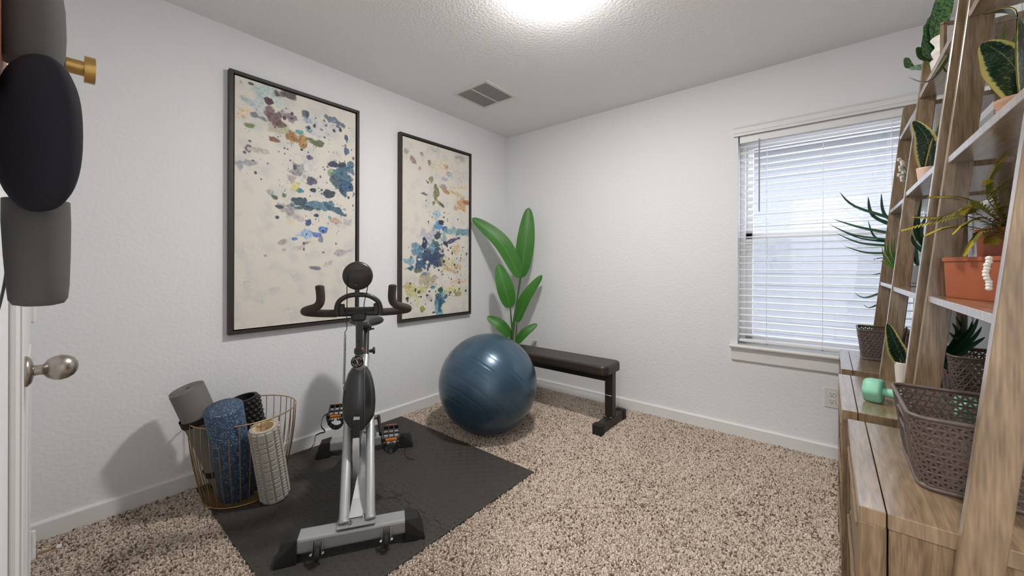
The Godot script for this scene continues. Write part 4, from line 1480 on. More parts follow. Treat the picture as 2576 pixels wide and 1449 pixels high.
	ellipsoid(st, Vector3(0.001, 1.026, -0.108), Vector3(0.003, 0.003, 0.002), 8, 6)
	part("screw", st, M.chrome, br)
	for e in [[Vector3(-0.037, 1.096, -0.09), Vector3(-0.038, 1.03, -0.095), Vector3(-0.04, 0.93, -0.118), Vector3(-0.042, 0.90, -0.115)], [Vector3(0.05, 1.09, -0.09), Vector3(0.043, 1.03, -0.1), Vector3(0.028, 0.955, -0.12), Vector3(0.044, 0.915, -0.118)], [Vector3(-0.005, 1.05, -0.09), Vector3(0.0, 1.042, -0.085), Vector3(0.006, 1.052, -0.09)]]:
		st = mb()
		tube(st, smooth_path(e, 5), 0.0019, 7)
		part("cable", st, M.black_plastic, o)
	# coiled lead down to the shell
	st = mb()
	tube(st, smooth_path([Vector3(-0.042, 0.90, -0.115), Vector3(-0.040, 0.86, -0.115), Vector3(-0.048, 0.842, -0.118), Vector3(-0.047, 0.832, -0.12)], 5), 0.0016, 6)
	var coil := []
	for i in 420:
		var a := TAU * i / 10.0
		var t := i / 419.0
		coil.append(Vector3(-0.0475 + cos(a) * 0.0042 - t * 0.004, 0.832 - 0.212 * pow(t, 0.85), -0.12 + sin(a) * 0.0042))
	tube(st, coil, 0.0012, 5)
	tube(st, smooth_path([Vector3(-0.0475, 0.62, -0.12), Vector3(-0.054, 0.60, -0.13), Vector3(-0.055, 0.57, -0.17), Vector3(-0.056, 0.55, -0.2)], 5), 0.0016, 6)
	part("coiled_lead", st, M.black_plastic, o)
	# cranks and pedals
	st = mb()
	tube(st, [Vector3(-0.085, 0.352, -0.42), Vector3(0.085, 0.352, -0.42)], 0.011, 12)
	part("crank_axle", st, M.silver_dark, o)
	pedal_side(o, -1.0, Vector3(-0.088, 0.352, -0.42), Vector3(-0.092, 0.362, -0.545), -0.038)
	pedal_side(o, 1.0, Vector3(0.082, 0.352, -0.42), Vector3(0.096, 0.318, -0.285), 0.048)
	for e in [-0.11, 0.12]:
		st = mb()
		lathe_hard(st, [Vector2(0, 0.012), Vector2(0.006, 0.012), Vector2(0.006, 0.006), Vector2(0.010, 0.006), Vector2(0.010, 0), Vector2(0, 0)], 8, Vector3(e, 0.085, -0.852))
		part("bolt", st, M.chrome, o)

func pedal_side(o: Node3D, e: float, hub: Vector3, tip: Vector3, reach: float) -> void:
	var st := mb()
	tube(st, [hub, hub.lerp(tip, 0.5), tip], [0.013, 0.010, 0.012], 10, false, true, 0.7)
	part("crank_arm", st, M.black_plastic, o)
	var p := Node3D.new()
	p.name = "pedal"
	o.add_child(p, true)
	p.position = tip + Vector3(reach, 0, 0)
	p.basis = Basis(Vector3.RIGHT, 0.25)
	st = mb()
	tube(st, [Vector3(-reach, 0, 0), Vector3(reach * 0.9, 0, 0)], 0.006, 10)
	for z in [-0.046, 0.046]:
		box(st, Vector3(0, 0, z), Vector3(0.078, 0.02, 0.009), 0.002)
	for x in [-0.036, -0.012, 0.012, 0.036]:
		box(st, Vector3(x, 0, 0), Vector3(0.006, 0.018, 0.088), 0.001)
	part("body", st, M.black_plastic, p)
	for z in [-0.052, 0.052]:
		st = mb()
		box(st, Vector3(0, 0.003, z), Vector3(0.052, 0.012, 0.004), 0.001)
		part("reflector", st, M.orange, p)
	# toe strap arching over the pedal, with a loose tail
	st = mb()
	var arc := []
	for i in 15:
		var a := PI * i / 14.0
		arc.append(Vector3(-cos(a) * 0.045, -0.006 - sin(a) * 0.075, 0.015 + sin(a) * 0.012))
	ribbon(st, arc, 0.036, Vector3(0, 0, 1), 0.0035)
	for h in [[-0.022, -0.05], [0.022, -0.05]]:
		tube(st, [Vector3(h[0], -0.02, 0.045), Vector3(h[0] * 1.6, h[1], 0.04)], 0.006, 8)
	part("toe_strap", st, M.rubber, p)
	st = mb()
	for h in [-0.014, 0.014]:
		lathe(st, [Vector2(0.003, 0.0), Vector2(0.0085, 0.0), Vector2(0.0095, 0.002), Vector2(0.0085, 0.004), Vector2(0.003, 0.004)], 14, Vector3(h, -0.012, 0.055), Basis(Vector3.RIGHT, PI / 2))
	part("rivet", st, M.chrome, p)
	st = mb()
	var tail := smooth_path([Vector3(e * 0.045, 0.0, 0.02), Vector3(e * 0.062, -0.01, 0.03), Vector3(e * 0.07, -0.055, 0.04), Vector3(e * 0.052, -0.085, 0.045), Vector3(e * 0.075, -0.088, 0.05), Vector3(e * 0.1, -0.11, 0.04), Vector3(e * 0.108, -0.16, 0.03), Vector3(e * 0.14, -0.21, 0.02)], 4) if e < 0 else smooth_path([Vector3(0.045, 0.0, 0.02), Vector3(0.066, 0.008, 0.03), Vector3(0.068, -0.03, 0.04), Vector3(0.062, -0.08, 0.045), Vector3(0.075, -0.115, 0.05), Vector3(0.11, -0.145, 0.03)], 4)
	ribbon(st, tail, 0.009, Vector3(0, 0, 1), 0.0022)
	part("strap_tail", st, M.rubber, p)

# a flat bar across x whose width changes along it
func ribbon_tapered(st: SurfaceTool, pts: Array, w: Array, t: float) -> void:
	for i in pts.size() - 1:
		var d: Vector3 = (pts[i + 1] - pts[i]).normalized()
		var u := d.cross(Vector3.RIGHT).normalized() * t * 0.5
		var a: Vector3 = pts[i]
		var b: Vector3 = pts[i + 1]
		var x0 := Vector3(w[i], 0, 0)
		var x1 := Vector3(w[i + 1], 0, 0)
		quad(st, a - x0 + u, a + x0 + u, b + x1 + u, b - x1 + u, u)
		quad(st, a - x0 - u, a + x0 - u, b + x1 - u, b - x1 - u, -u)
		quad(st, a + x0 + u, a + x0 - u, b + x1 - u, b + x1 + u, Vector3.RIGHT)
		quad(st, a - x0 + u, a - x0 - u, b - x1 - u, b - x1 + u, Vector3.LEFT)

# a flat band of a given width along points
func ribbon(st: SurfaceTool, pts: Array, w: float, across: Vector3, thick: float) -> void:
	var fr := frames(pts, false)
	var rows := []
	for i in pts.size():
		var t: Vector3 = fr[i][2]
		var s := (across - t * across.dot(t)).normalized()
		var u := t.cross(s).normalized()
		rows.append([pts[i] + s * w * 0.5 + u * thick * 0.5, pts[i] - s * w * 0.5 + u * thick * 0.5, pts[i] - s * w * 0.5 - u * thick * 0.5, pts[i] + s * w * 0.5 - u * thick * 0.5, s, u])
	for i in rows.size() - 1:
		var a: Array = rows[i]
		var b: Array = rows[i + 1]
		quad(st, a[0], a[1], b[1], b[0], a[5])
		quad(st, a[2], a[3], b[3], b[2], -a[5])
		quad(st, a[0], a[3], b[3], b[0], a[4])
		quad(st, a[1], a[2], b[2], b[1], -a[4])
	for e in [0, rows.size() - 1]:
		quad(st, rows[e][0], rows[e][1], rows[e][2], rows[e][3], fr[e][2] * (-1.0 if e == 0 else 1.0))


# ---------------------------------------------------------------- ball, bench, corner plant
func ball() -> void:
	var r := 0.338
	var c := Vector3(0.691, r - 0.006, 1.015)
	var o := thing("exercise_ball", "large glossy blue-grey exercise ball with ribbed rings on the carpet", "exercise ball", c)
	var axis := (-c_right * 0.52 - c_up * 0.66 - c_fwd * 0.45).normalized()
	var sx := axis.cross(Vector3.UP).normalized()
	var bs := Basis(sx, axis, sx.cross(axis))
	var prof := []
	var n := 150
	for i in n + 1:
		var a := PI * i / n - PI / 2
		var rr := r
		for k in 9:
			var la := -0.86 + 0.215 * k
			var d := absf(a - la)
			if d < 0.016:
				rr -= 0.0022 * (1.0 - d / 0.016)
			elif d < 0.03:
				rr += 0.0006
		prof.append(Vector2(maxf(cos(a), 0.0) * rr, sin(a) * rr))
	var st := mb()
	lathe(st, prof, 96, Vector3.ZERO, bs)
	part("ribbed_skin", st, M.ball, o)
	st = mb()
	lathe(st, [Vector2(0, 0.004), Vector2(0.006, 0.003), Vector2(0.008, 0.0), Vector2(0.008, -0.004)], 14, axis * (r - 0.001), bs)
	part("air_plug", st, M.white_ceramic, o)

func bench() -> void:
	var o := thing("flat_bench", "flat black padded weight bench against the window wall", "bench", Vector3(0.875, 0, 0.405))
	var l := 0.47
	var hw := 0.130
	var poly := PackedVector2Array()
	var rad := 0.05
	for q in [[l - rad, hw - rad, 0.0], [-l + rad, hw - rad, PI / 2], [-l + rad, -hw + rad, PI], [l - rad, -hw + rad, PI * 1.5]]:
		for i in 7:
			var a: float = q[2] + PI / 2 * i / 6.0
			poly.append(Vector2(q[0] + cos(a) * rad, q[1] + sin(a) * rad))
	var up := Basis(Vector3(1, 0, 0), Vector3(0, 0, 1), Vector3(0, 1, 0))
	var st := mb()
	prism(st, poly, 0.05, Vector3(0, 0.402, 0), up, 0.011)
	part("pad", st, M.bench_pad, o)
	st = mb()
	prism(st, poly, 0.012, Vector3(0, 0.39, 0), up)
	part("pad_board", st, M.bench_steel, o)
	st = mb()
	box(st, Vector3(0, 0.355, 0), Vector3(0.87, 0.06, 0.06), 0.004)
	part("spine_beam", st, M.bench_steel, o)
	for e in [1.0, -1.0]:
		var lg := Node3D.new()
		lg.name = "leg"
		o.add_child(lg, true)
		lg.position = Vector3(e * 0.44, 0, 0)
		st = mb()
		box(st, Vector3(0, 0.22, 0), Vector3(0.058, 0.34, 0.058), 0.003)
		part("post", st, M.bench_steel, lg)
		st = mb()
		box(st, Vector3(0, 0.042, 0.005), Vector3(0.06, 0.06, 0.33), 0.004)
		part("foot_bar", st, M.bench_steel, lg)
		for z in [-0.175, 0.185]:
			st = mb()
			box(st, Vector3(0, 0.038, z), Vector3(0.068, 0.076, 0.05), 0.004)
			part("rubber_foot", st, M.rubber, lg)
		st = mb()
		box(st, Vector3(0, 0.074, 0.0), Vector3(0.075, 0.005, 0.085), 0.001)
		part("flange", st, M.bench_steel, lg)
		st = mb()
		for b in [[-0.02, 0.035], [0.02, 0.035]]:
			lathe_hard(st, [Vector2(0, 0.009), Vector2(0.007, 0.008), Vector2(0.008, 0.0), Vector2(0, 0)], 6, Vector3(b[0], 0.0765, b[1]))
		part("bolt", st, M.chrome, lg)
		st = mb()
		box(st, Vector3(0, 0.23, 0.0305), Vector3(0.045, 0.004, 0.002))
		part("label_strip", st, M.plate, lg)

func corner_plant() -> void:
	var base := Vector3(0.225, 0.0, 0.205)
	var o := thing("bird_of_paradise_plant", "tall leafy green plant in the room corner behind the exercise ball", "plant", base)
	var st := mb()
	lathe(st, [Vector2(0, 0.0), Vector2(0.085, 0.0), Vector2(0.095, 0.01), Vector2(0.112, 0.24), Vector2(0.115, 0.25), Vector2(0.107, 0.25), Vector2(0.105, 0.22), Vector2(0, 0.22)], 32)
	var pot := part("pot", st, M.white_ceramic, o)
	st = mb()
	lathe(st, [Vector2(0.106, 0.222), Vector2(0.06, 0.232), Vector2(0, 0.23)], 24)
	part("soil", st, M.soil, pot)
	var d := (Vector3(0.3, 1.0, 0.3) - CAM).dot(c_fwd)
	# stem pixels, leaf base, leaf middle, leaf tip, width, depth offsets, facing
	var leaves := [
		[[1283, 870], [1310, 700], [1322, 610], [1330, 522], 0.165, 0.06, 0.0],
		[[1288, 870], [1308, 700], [1262, 612], [1187, 548], 0.155, -0.02, 0.35],
		[[1290, 870], [1284, 775], [1270, 722], [1253, 664], 0.150, -0.10, 0.1],
		[[1296, 880], [1300, 812], [1322, 752], [1364, 692], 0.120, 0.02, -0.75],
		[[1284, 890], [1284, 846], [1258, 818], [1225, 797], 0.105, -0.05, 0.5],
		[[1298, 900], [1298, 864], [1322, 836], [1352, 815], 0.080, 0.0, -0.5]]
	for f in leaves:
		var lf := Node3D.new()
		lf.name = "frond"
		o.add_child(lf, true)
		var dd: float = d + f[5]
		var b0 := at_depth(f[1][0], f[1][1], dd) - base
		var m0 := at_depth(f[2][0], f[2][1], dd - 0.02) - base
		var t0 := at_depth(f[3][0], f[3][1], dd) - base
		for v in [b0, m0, t0]:
			pass
		var s0 := Vector3(b0.x * 0.25, 0.22, b0.z * 0.25)
		var s1 := at_depth(f[0][0], f[0][1], d + f[5] * 0.5) - base
		st = mb()
		tube(st, smooth_path([s0, s1, b0], 6), [0.010, 0.010, 0.0098, 0.0096, 0.0094, 0.0092, 0.009, 0.0085, 0.008, 0.0075, 0.007, 0.0065, 0.006], 8)
		part("stalk", st, M.stem, lf)
		st = mb()
		var hint: Vector3 = (-c_fwd + c_right * f[6] + Vector3.UP * 0.15).normalized()
		leaf(st, [b0, m0, t0], f[4], "paddle", hint, 0.22, 18, 0.0015)
		part("blade", st, M.leaf_big, lf)


# ---------------------------------------------------------------- wire basket with mats and rollers
func cylinder_between(st: SurfaceTool, a: Vector3, b: Vector3, prof: Array, segs := 40) -> void:
	var y := (b - a).normalized()
	var x := y.cross(Vector3(0, 0, 1)).normalized()
	lathe_hard(st, prof, segs, a, Basis(x, y, x.cross(y)))

func axis_basis(a: Vector3, b: Vector3) -> Basis:
	var y := (b - a).normalized()
	var x := y.cross(Vector3(0, 0, 1)).normalized()
	return Basis(x, y, x.cross(y))

func wire_basket() -> void:
	var c := Vector3(0.236, 0.0142, 2.330)
	var o := thing("wire_basket", "round gold wire basket holding mats and rollers on the foam tile", "basket", c)
	var rb := 0.168
	var rt := 0.2245
	var h := 0.397
	var ring := func(r: float, y: float, t: float) -> SurfaceTool:
		var p := []
		for i in 60:
			var a := TAU * i / 60
			p.append(Vector3(cos(a) * r, y, sin(a) * r))
		var s := mb()
		tube(s, p, t, 8, true)
		return s
	part("rim", ring.call(rt, h, 0.0028), M.gold_wire, o)
	part("base_ring", ring.call(rb, 0.003, 0.0028), M.gold_wire, o)
	var st := mb()
	lathe_hard(st, [Vector2(0, 0.006), Vector2(rb - 0.004, 0.006), Vector2(rb - 0.004, 0.004), Vector2(0, 0.004)], 48)
	part("base_disc", st, mat(rgb8(112, 90, 62), 0.6, 0.3), o)
	var n := 34
	st = mb()
	var w := []
	for i in 11:
		var t := i / 10.0
		w.append(Vector3(lerpf(rb, rt, sin(t * PI / 2 * 0.98)), t * (h - 0.003) + 0.003, 0))
	tube(st, w, 0.0019, 6)
	var wire := done(st)
	for i in n:
		inst("wire", wire, M.gold_wire, o, Vector3.ZERO, Basis(Vector3.UP, TAU * i / n))
	# rolled yoga mat leaning over the rim toward the wall
	var a := Vector3(0.205, 0.03, 2.375)
	var b := at_depth(468, 978, 1.80)
	var m := thing("rolled_yoga_mat", "grey rolled yoga mat with a black strap leaning out of the wire basket", "yoga mat", a)
	var bs := axis_basis(a, b)
	var len := a.distance_to(b)
	st = mb()
	var path := []
	for i in 190:
		var t := i / 189.0
		var an := TAU * 8.2 * t
		var r := 0.012 + t * 0.057
		path.append(Vector3(cos(an) * r, 0, sin(an) * r))
	var half := 0.0026
	var inner := []
	var outer := []
	for i in path.size():
		var u: Vector3 = path[i].normalized()
		inner.append(path[i] - u * half)
		outer.append(path[i] + u * half)
	st.set_smooth_group(1)
	for i in path.size() - 1:
		quad(st, bs * inner[i], bs * inner[i + 1], bs * (inner[i + 1] + Vector3.UP * len), bs * (inner[i] + Vector3.UP * len), bs * -inner[i])
	st.set_smooth_group(2)
	for i in path.size() - 1:
		quad(st, bs * outer[i], bs * outer[i + 1], bs * (outer[i + 1] + Vector3.UP * len), bs * (outer[i] + Vector3.UP * len), bs * outer[i])
	st.set_smooth_group(-1)
	for i in path.size() - 1:
		quad(st, bs * (inner[i] + Vector3.UP * len), bs * (inner[i + 1] + Vector3.UP * len), bs * (outer[i + 1] + Vector3.UP * len), bs * (outer[i] + Vector3.UP * len), bs * Vector3.UP)
		quad(st, bs * inner[i], bs * inner[i + 1], bs * outer[i + 1], bs * outer[i], bs * Vector3.DOWN)
	quad(st, bs * inner[-1], bs * outer[-1], bs * (outer[-1] + Vector3.UP * len), bs * (inner[-1] + Vector3.UP * len), bs * Vector3(-outer[-1].z, 0, outer[-1].x))
	part("roll", st, M.yoga, m)
	for k in 2:
		var y := len - (0.155 if k == 0 else 0.43)
		var rp := []
		for i in 41:
			var an := TAU * i / 40
			rp.append(bs * Vector3(cos(an) * 0.0735, y, sin(an) * 0.0735))
		st = mb()
		ribbon(st, rp, 0.03, bs * Vector3.UP, 0.002)
		part("strap", st, M.strap, m)
	st = mb()
	var out_dir := (b - a)
	var lft := bs.inverse() * (-c_right)
	lft.y = 0
	lft = lft.normalized()
	ribbon(st, smooth_path([bs * (lft * 0.0735 + Vector3.UP * (len - 0.165)), bs * (lft * 0.085 + Vector3.UP * (len - 0.185)) + Vector3(0, -0.01, 0), bs * (lft * 0.078 + Vector3.UP * (len - 0.2)) + Vector3(0, -0.03, 0)], 4), 0.026, bs * Vector3.UP, 0.003)
	part("strap_tail", st, M.strap, m)
	# speckled blue foam roller
	var ra := Vector3(0.285, 0.036, 2.372)
	var rt2 := at_depth(562, 1024, 1.765)
	var ro := thing("blue_foam_roller", "navy foam roller with white speckles standing in the wire basket", "foam roller", ra)
	var l2 := ra.distance_to(rt2)
	st = mb()
	lathe(st, [Vector2(0, 0), Vector2(0.071, 0), Vector2(0.0752, 0.004), Vector2(0.0752, l2 - 0.005), Vector2(0.071, l2), Vector2(0, l2)], 48, Vector3.ZERO, axis_basis(ra, rt2))
	part("foam", st, M.roller_blue, ro)
	# knobbed black roller
	var ka := Vector3(0.262, 0.025, 2.262)
	var kt := at_depth(612, 1000, 1.93)
	var ko := thing("black_knobbed_roller", "hollow black massage roller with rows of knobs in the wire basket", "massage roller", ka)
	var l3 := ka.distance_to(kt)
	var kb := axis_basis(ka, kt)
	st = mb()
	lathe_hard(st, [Vector2(0.05, 0), Vector2(0.062, 0), Vector2(0.062, l3), Vector2(0.05, l3), Vector2(0.05, 0)], 40, Vector3.ZERO, kb)
	part("tube", st, M.roller_black, ko)
	st = mb()
	for i in 16:
		for j in int(l3 / 0.024):
			var an := TAU * (i + 0.5 * (j % 2)) / 16
			var p := kb * Vector3(cos(an) * 0.062, 0.014 + j * 0.024, sin(an) * 0.062)
			var nb := Basis(kb * Vector3(-sin(an), 0, cos(an)), kb * Vector3(cos(an), 0, sin(an)), kb * Vector3(0, -1, 0))
			lathe(st, [Vector2(0.0105, -0.002), Vector2(0.0085, 0.006), Vector2(0.004, 0.009), Vector2(0, 0.0095)], 7, p, nb)
	var kn := part("knobs", st, M.roller_black, ko)
	kn.set_meta("kind", "stuff")
	# grey grid roller with an ivory core
	var ga := at_depth(693, 1215, 1.88)
	ga.y = 0.024
	var gt := at_depth(664, 1072, 1.80)
	var go := thing("grey_grid_roller", "pale grey grid massage roller with a hollow ivory core in the wire basket", "massage roller", ga)
	var l4 := ga.distance_to(gt)
	var gb := axis_basis(ga, gt)
	st = mb()
	lathe_hard(st, [Vector2(0.046, 0), Vector2(0.058, 0), Vector2(0.058, l4), Vector2(0.046, l4)], 40, Vector3.ZERO, gb)
	part("sleeve", st, M.roller_grey, go)
	st = mb()
	lathe_hard(st, [Vector2(0.040, 0.002), Vector2(0.0465, 0.002), Vector2(0.0465, l4 - 0.002), Vector2(0.040, l4 - 0.002), Vector2(0.040, 0.002)], 40, Vector3.ZERO, gb)
	part("core", st, M.roller_core, go)
	var bm := {}
	for i in 12:
		var an := TAU * i / 12
		var wide := i % 4 == 0 or i % 4 == 1
		var y := 0.006
		var kk := 0
		while y < l4 - 0.012:
			var hh := (0.05 if kk % 3 == 1 else 0.024) if wide else 0.016
			hh = minf(hh, l4 - 0.004 - y)
			var p := gb * Vector3(cos(an) * 0.0595, y + hh * 0.5, sin(an) * 0.0595)
			var s := mb()
			box(s, Vector3.ZERO, Vector3(0.026 if wide else 0.020, hh - 0.004, 0.010), 0.0025)
			var nb := Basis(gb * Vector3(-sin(an), 0, cos(an)), gb * Vector3(0, 1, 0), (gb * Vector3(-sin(an), 0, cos(an))).cross(gb * Vector3(0, 1, 0)))
			var key := "%s_%.3f" % [wide, hh]
			if not bm.has(key):
				bm[key] = done(s)
			inst("block", bm[key], M.roller_grey, go, p, nb)
			y += hh
			kk += 1
	# dark block low in the basket
	var bk := thing("black_yoga_block", "small black block at the bottom of the wire basket", "yoga block", Vector3(0.118, 0.021, 2.405), 0.5)
	st = mb()
	box(st, Vector3(0, 0.03, 0), Vector3(0.05, 0.06, 0.07), 0.006)
	part("block", st, M.rubber, bk)


# ---------------------------------------------------------------- ladder shelves over drawer cabinets
const UNIT_Z := [[0.122, 0.668], [0.782, 1.328], [1.416, 1.972]]
const UNIT_X := [0.0, -0.012, 0.0]
const TOP := 0.68
const LEVELS := [1.066, 1.446, 1.830]

func rail_x(y: float) -> float:
	return 2.696 + (y - 0.7) * 0.0955

func shelf_unit(k: int) -> void:
	var z0: float = UNIT_Z[k][0]
	var z1: float = UNIT_Z[k][1]
	var dx: float = UNIT_X[k]
	var where: String = ["beside the window", "between two like it", "by the terracotta boxes"][k]
	var cab := thing("drawer_cabinet", "oak drawer cabinet " + ["under the ladder shelf nearest the window wall", "under the middle ladder shelf with mint dumbbells on top", "farthest from the window, large lattice basket on top"][k], "cabinet", Vector3(dx, 0, z0), 0.0, "oak drawer cabinets")
	var w := z1 - z0
	var xf := 2.566
	var xb := 3.03
	# front stile boards and the two boards of the top, with a groove between
	span("side_panel", Vector3(xf + 0.042, 0.0, 0.004), Vector3(xb, TOP - 0.03, 0.022), 0.001, M.oak_side, cab)
	span("side_panel", Vector3(xf + 0.042, 0.0, w - 0.022), Vector3(xb, TOP - 0.03, w - 0.004), 0.001, M.oak_side, cab)
	span("front_stile", Vector3(xf, 0.0, 0.0), Vector3(xf + 0.039, TOP - 0.03, 0.03), 0.0015, M.oak_side, cab)
	span("front_stile", Vector3(xf, 0.0, w - 0.03), Vector3(xf + 0.039, TOP - 0.03, w), 0.0015, M.oak_side, cab)
	span("top_front_board", Vector3(xf, TOP - 0.03, 0.0), Vector3(xf + 0.0385, TOP, w), 0.0015, M.oak, cab)
	span("top_board", Vector3(xf + 0.0405, TOP - 0.03, 0.0), Vector3(xb, TOP, w), 0.0015, M.oak, cab)
	span("back_panel", Vector3(xb - 0.01, 0.0, 0.022), Vector3(xb, TOP - 0.03, w - 0.022), 0.0, M.oak_side, cab)
	var y := 0.05
	for d in 3:
		var h := 0.193
		var dr := Node3D.new()
		dr.name = "drawer"
		cab.add_child(dr, true)
		span("front", Vector3(xf + 0.004, y, 0.034), Vector3(xf + 0.022, y + h - 0.022, w - 0.034), 0.002, M.oak_side, dr)
		span("finger_pull", Vector3(xf - 0.003, y + h - 0.034, 0.06), Vector3(xf + 0.006, y + h - 0.022, w - 0.06), 0.003, M.oak_side, dr)
		y += h + 0.006
	span("plinth", Vector3(xf + 0.01, 0.0, 0.03), Vector3(xf + 0.028, 0.045, w - 0.03), 0.0, M.oak_side, cab)
	# the ladder
	var ld := thing("ladder_shelf", "tall oak ladder shelf " + ["at the window with a dark spiky plant", "in the middle of the row with a snake plant on top", "farthest from the window holding terracotta boxes and a fern"][k], "shelf", Vector3(dx, 0, z0), 0.0, "oak ladder shelves")
	var topy := 1.985
	var poly := PackedVector2Array()
	poly.append(Vector2(rail_x(0.0), 0.0))
	poly.append(Vector2(rail_x(0.0) + 0.052, 0.0))
	poly.append(Vector2(rail_x(topy) + 0.052, topy + 0.004))
	for i in 6:
		var a := PI / 2 + PI / 2 * i / 5.0
		poly.append(Vector2(rail_x(topy - 0.02) + 0.02 + cos(a) * 0.018, topy - 0.016 + sin(a) * 0.018))
	for z in [-0.021, w + 0.001]:
		var st := mb()
		prism(st, poly, 0.02, Vector3(0, 0, z), Basis(), 0.0015)
		part("front_rail", st, M.oak, ld)
		span("rear_post", Vector3(3.008, 0.0, z), Vector3(3.044, topy - 0.15, z + 0.02), 0.001, M.oak_side, ld)
	for yy in LEVELS:
		span("shelf_board", Vector3(rail_x(yy) + 0.003, yy - 0.018, 0.0), Vector3(3.03, yy, w), 0.0012, M.oak, ld)


# ---------------------------------------------------------------- lattice baskets
func lattice_basket(label: String, at: Vector3, ax: float, az: float, h: float, turn := 0.0) -> void:
	var o := thing("lattice_basket", label, "basket", at, turn, "brown lattice baskets")
	var taper := 0.82
	var peri := func(u: float, s: float) -> Vector3:
		# rounded rectangle, u from 0 to 1
		var a := ax * s
		var b := az * s
		var r := 0.028 * s
		var l1 := 2.0 * (a - r)
		var l2 := 2.0 * (b - r)
		var q := PI * r / 2.0
		var t := fposmod(u, 1.0) * (2 * l1 + 2 * l2 + 4 * q)
		var c := [[Vector3(-a + r, 0, b), Vector3(1, 0, 0), l1, Vector3(a - r, 0, b - r), PI / 2], [Vector3(a, 0, b - r), Vector3(0, 0, -1), l2, Vector3(a - r, 0, -b + r), 0.0],
			[Vector3(a - r, 0, -b), Vector3(-1, 0, 0), l1, Vector3(-a + r, 0, -b + r), -PI / 2], [Vector3(-a, 0, -b + r), Vector3(0, 0, 1), l2, Vector3(-a + r, 0, b - r), PI]]
		for e in c:
			if t <= e[2]:
				return e[0] + e[1] * t
			t -= e[2]
			if t <= q:
				var g: float = e[4] - t / r
				return e[3] + Vector3(cos(g), 0, sin(g)) * r
			t -= q
		return c[0][0]
	var surf := func(u: float, v: float) -> Vector3:
		var p: Vector3 = peri.call(u, lerpf(taper, 1.0, v))
		p.y = v * h
		return p
	var around := 4.0 * (ax + az) - 0.05
	var n := int(round(around / 0.0165))
	var rows := int(round((h - 0.016) / 0.0145))
	if rows % 2 == 1:
		rows += 1
	var v0 := 0.012 / h
	var v1 := 1.0 - 0.006 / h
	var slot := func(u: float, v: float) -> bool:
		# hand hole in the middle of the two short sides
		var p: Vector3 = surf.call(u, v)
		return v > 0.60 and v < 0.80 and ((absf(p.z) < 0.045 and absf(p.x) > ax * 0.75) if az > ax else (absf(p.x) < 0.045 and absf(p.z) > az * 0.75))
	var st := mb()
	var pt := func(i: float, j: int) -> Vector2:
		return Vector2((i + 0.5 * (j % 2)) / n, lerpf(v0, v1, float(j) / rows))
	for j in rows + 1:
		for i in n:
			var here: Vector2 = pt.call(i, j)
			var ends := [pt.call(i + 1, j)]
			if j < rows:
				if j % 2 == 0:
					ends.append(pt.call(i, j + 1))
					ends.append(pt.call(i - 1, j + 1))
				else:
					ends.append(pt.call(i, j + 1))
					ends.append(pt.call(i + 1, j + 1))
			if slot.call(here.x, here.y):
				continue
			for e in ends:
				if slot.call(e.x, e.y):
					continue
				var a: Vector3 = surf.call(here.x, here.y)
				var b: Vector3 = surf.call(e.x, e.y)
				strut(st, a, b, 0.0046, 0.0030)
	part("lattice_wall", st, M.brown_plastic, o)
	var rim := []
	var low := []
	for i in 72:
		rim.append(surf.call(i / 72.0, 1.0))
		low.append(surf.call(i / 72.0, 0.03))
	st = mb()
	tube(st, rim, 0.0045, 8, true)
	part("rim", st, M.brown_plastic, o)
	st = mb()
	tube(st, low, 0.0055, 6, true)
	var base := PackedVector2Array()
	for i in 72:
		var p: Vector3 = peri.call(i / 72.0, taper)
		base.append(Vector2(p.x, p.z))
	prism(st, base, 0.004, Vector3(0, 0.0005, 0), Basis(Vector3(1, 0, 0), Vector3(0, 0, 1), Vector3(0, 1, 0)))
	part("base", st, M.brown_plastic, o)
	for s in [-1.0, 1.0]:
		st = mb()
		var loop := []
		for i in 20:
			var g := TAU * i / 20
			var a := 0.048 * clampf(cos(g) * 1.3, -1, 1)
			var v := 0.70 + 0.115 * clampf(sin(g) * 1.5, -1, 1)
			var m := lerpf(taper, 1.0, v)
			loop.append(Vector3(s * (ax * m + 0.001), v * h, a) if az > ax else Vector3(a, v * h, s * (az * m + 0.001)))
		tube(st, loop, 0.0032, 6, true)
		part("handle_frame", st, M.brown_plastic, o)

func strut(st: SurfaceTool, a: Vector3, b: Vector3, w: float, t: float) -> void:
	var d := (b - a).normalized()
	var mid := (a + b) * 0.5
	var out := Vector3(mid.x, 0.02, mid.z).normalized()
	var s := d.cross(out).normalized() * w * 0.5
	var u := s.cross(d).normalized() * t * 0.5
	quad(st, a + s + u, a - s + u, b - s + u, b + s + u, u)
	quad(st, a + s - u, a - s - u, b - s - u, b + s - u, -u)
	quad(st, a + s + u, a + s - u, b + s - u, b + s + u, s)
	quad(st, a - s + u, a - s - u, b - s - u, b - s + u, -s)


# ---------------------------------------------------------------- shelf things
func pot_thing(o: Node3D, r: float, h: float, m: Material, ribs := 0) -> void:
	var st := mb()
	var prof := [Vector2(0, 0), Vector2(r * 0.78, 0), Vector2(r * 0.8, 0.003)]
	if ribs > 0:
		for i in ribs * 2 + 1:
			var t := i / (ribs * 2.0)
			prof.append(Vector2(r * lerpf(0.8, 0.98, t) + (0.0016 if i % 2 == 0 else -0.0014), 0.004 + t * (h - 0.008)))
	prof.append_array([Vector2(r * 0.99, h - 0.004), Vector2(r, h), Vector2(r - 0.004, h), Vector2(r - 0.005, h * 0.8), Vector2(0, h * 0.8)])
	lathe(st, prof, 26)
	var p := part("pot", st, m, o)
	st = mb()
	lathe(st, [Vector2(r - 0.0055, h * 0.82), Vector2(r * 0.4, h * 0.86), Vector2(0, h * 0.86)], 18)
	part("soil", st, M.soil, p)

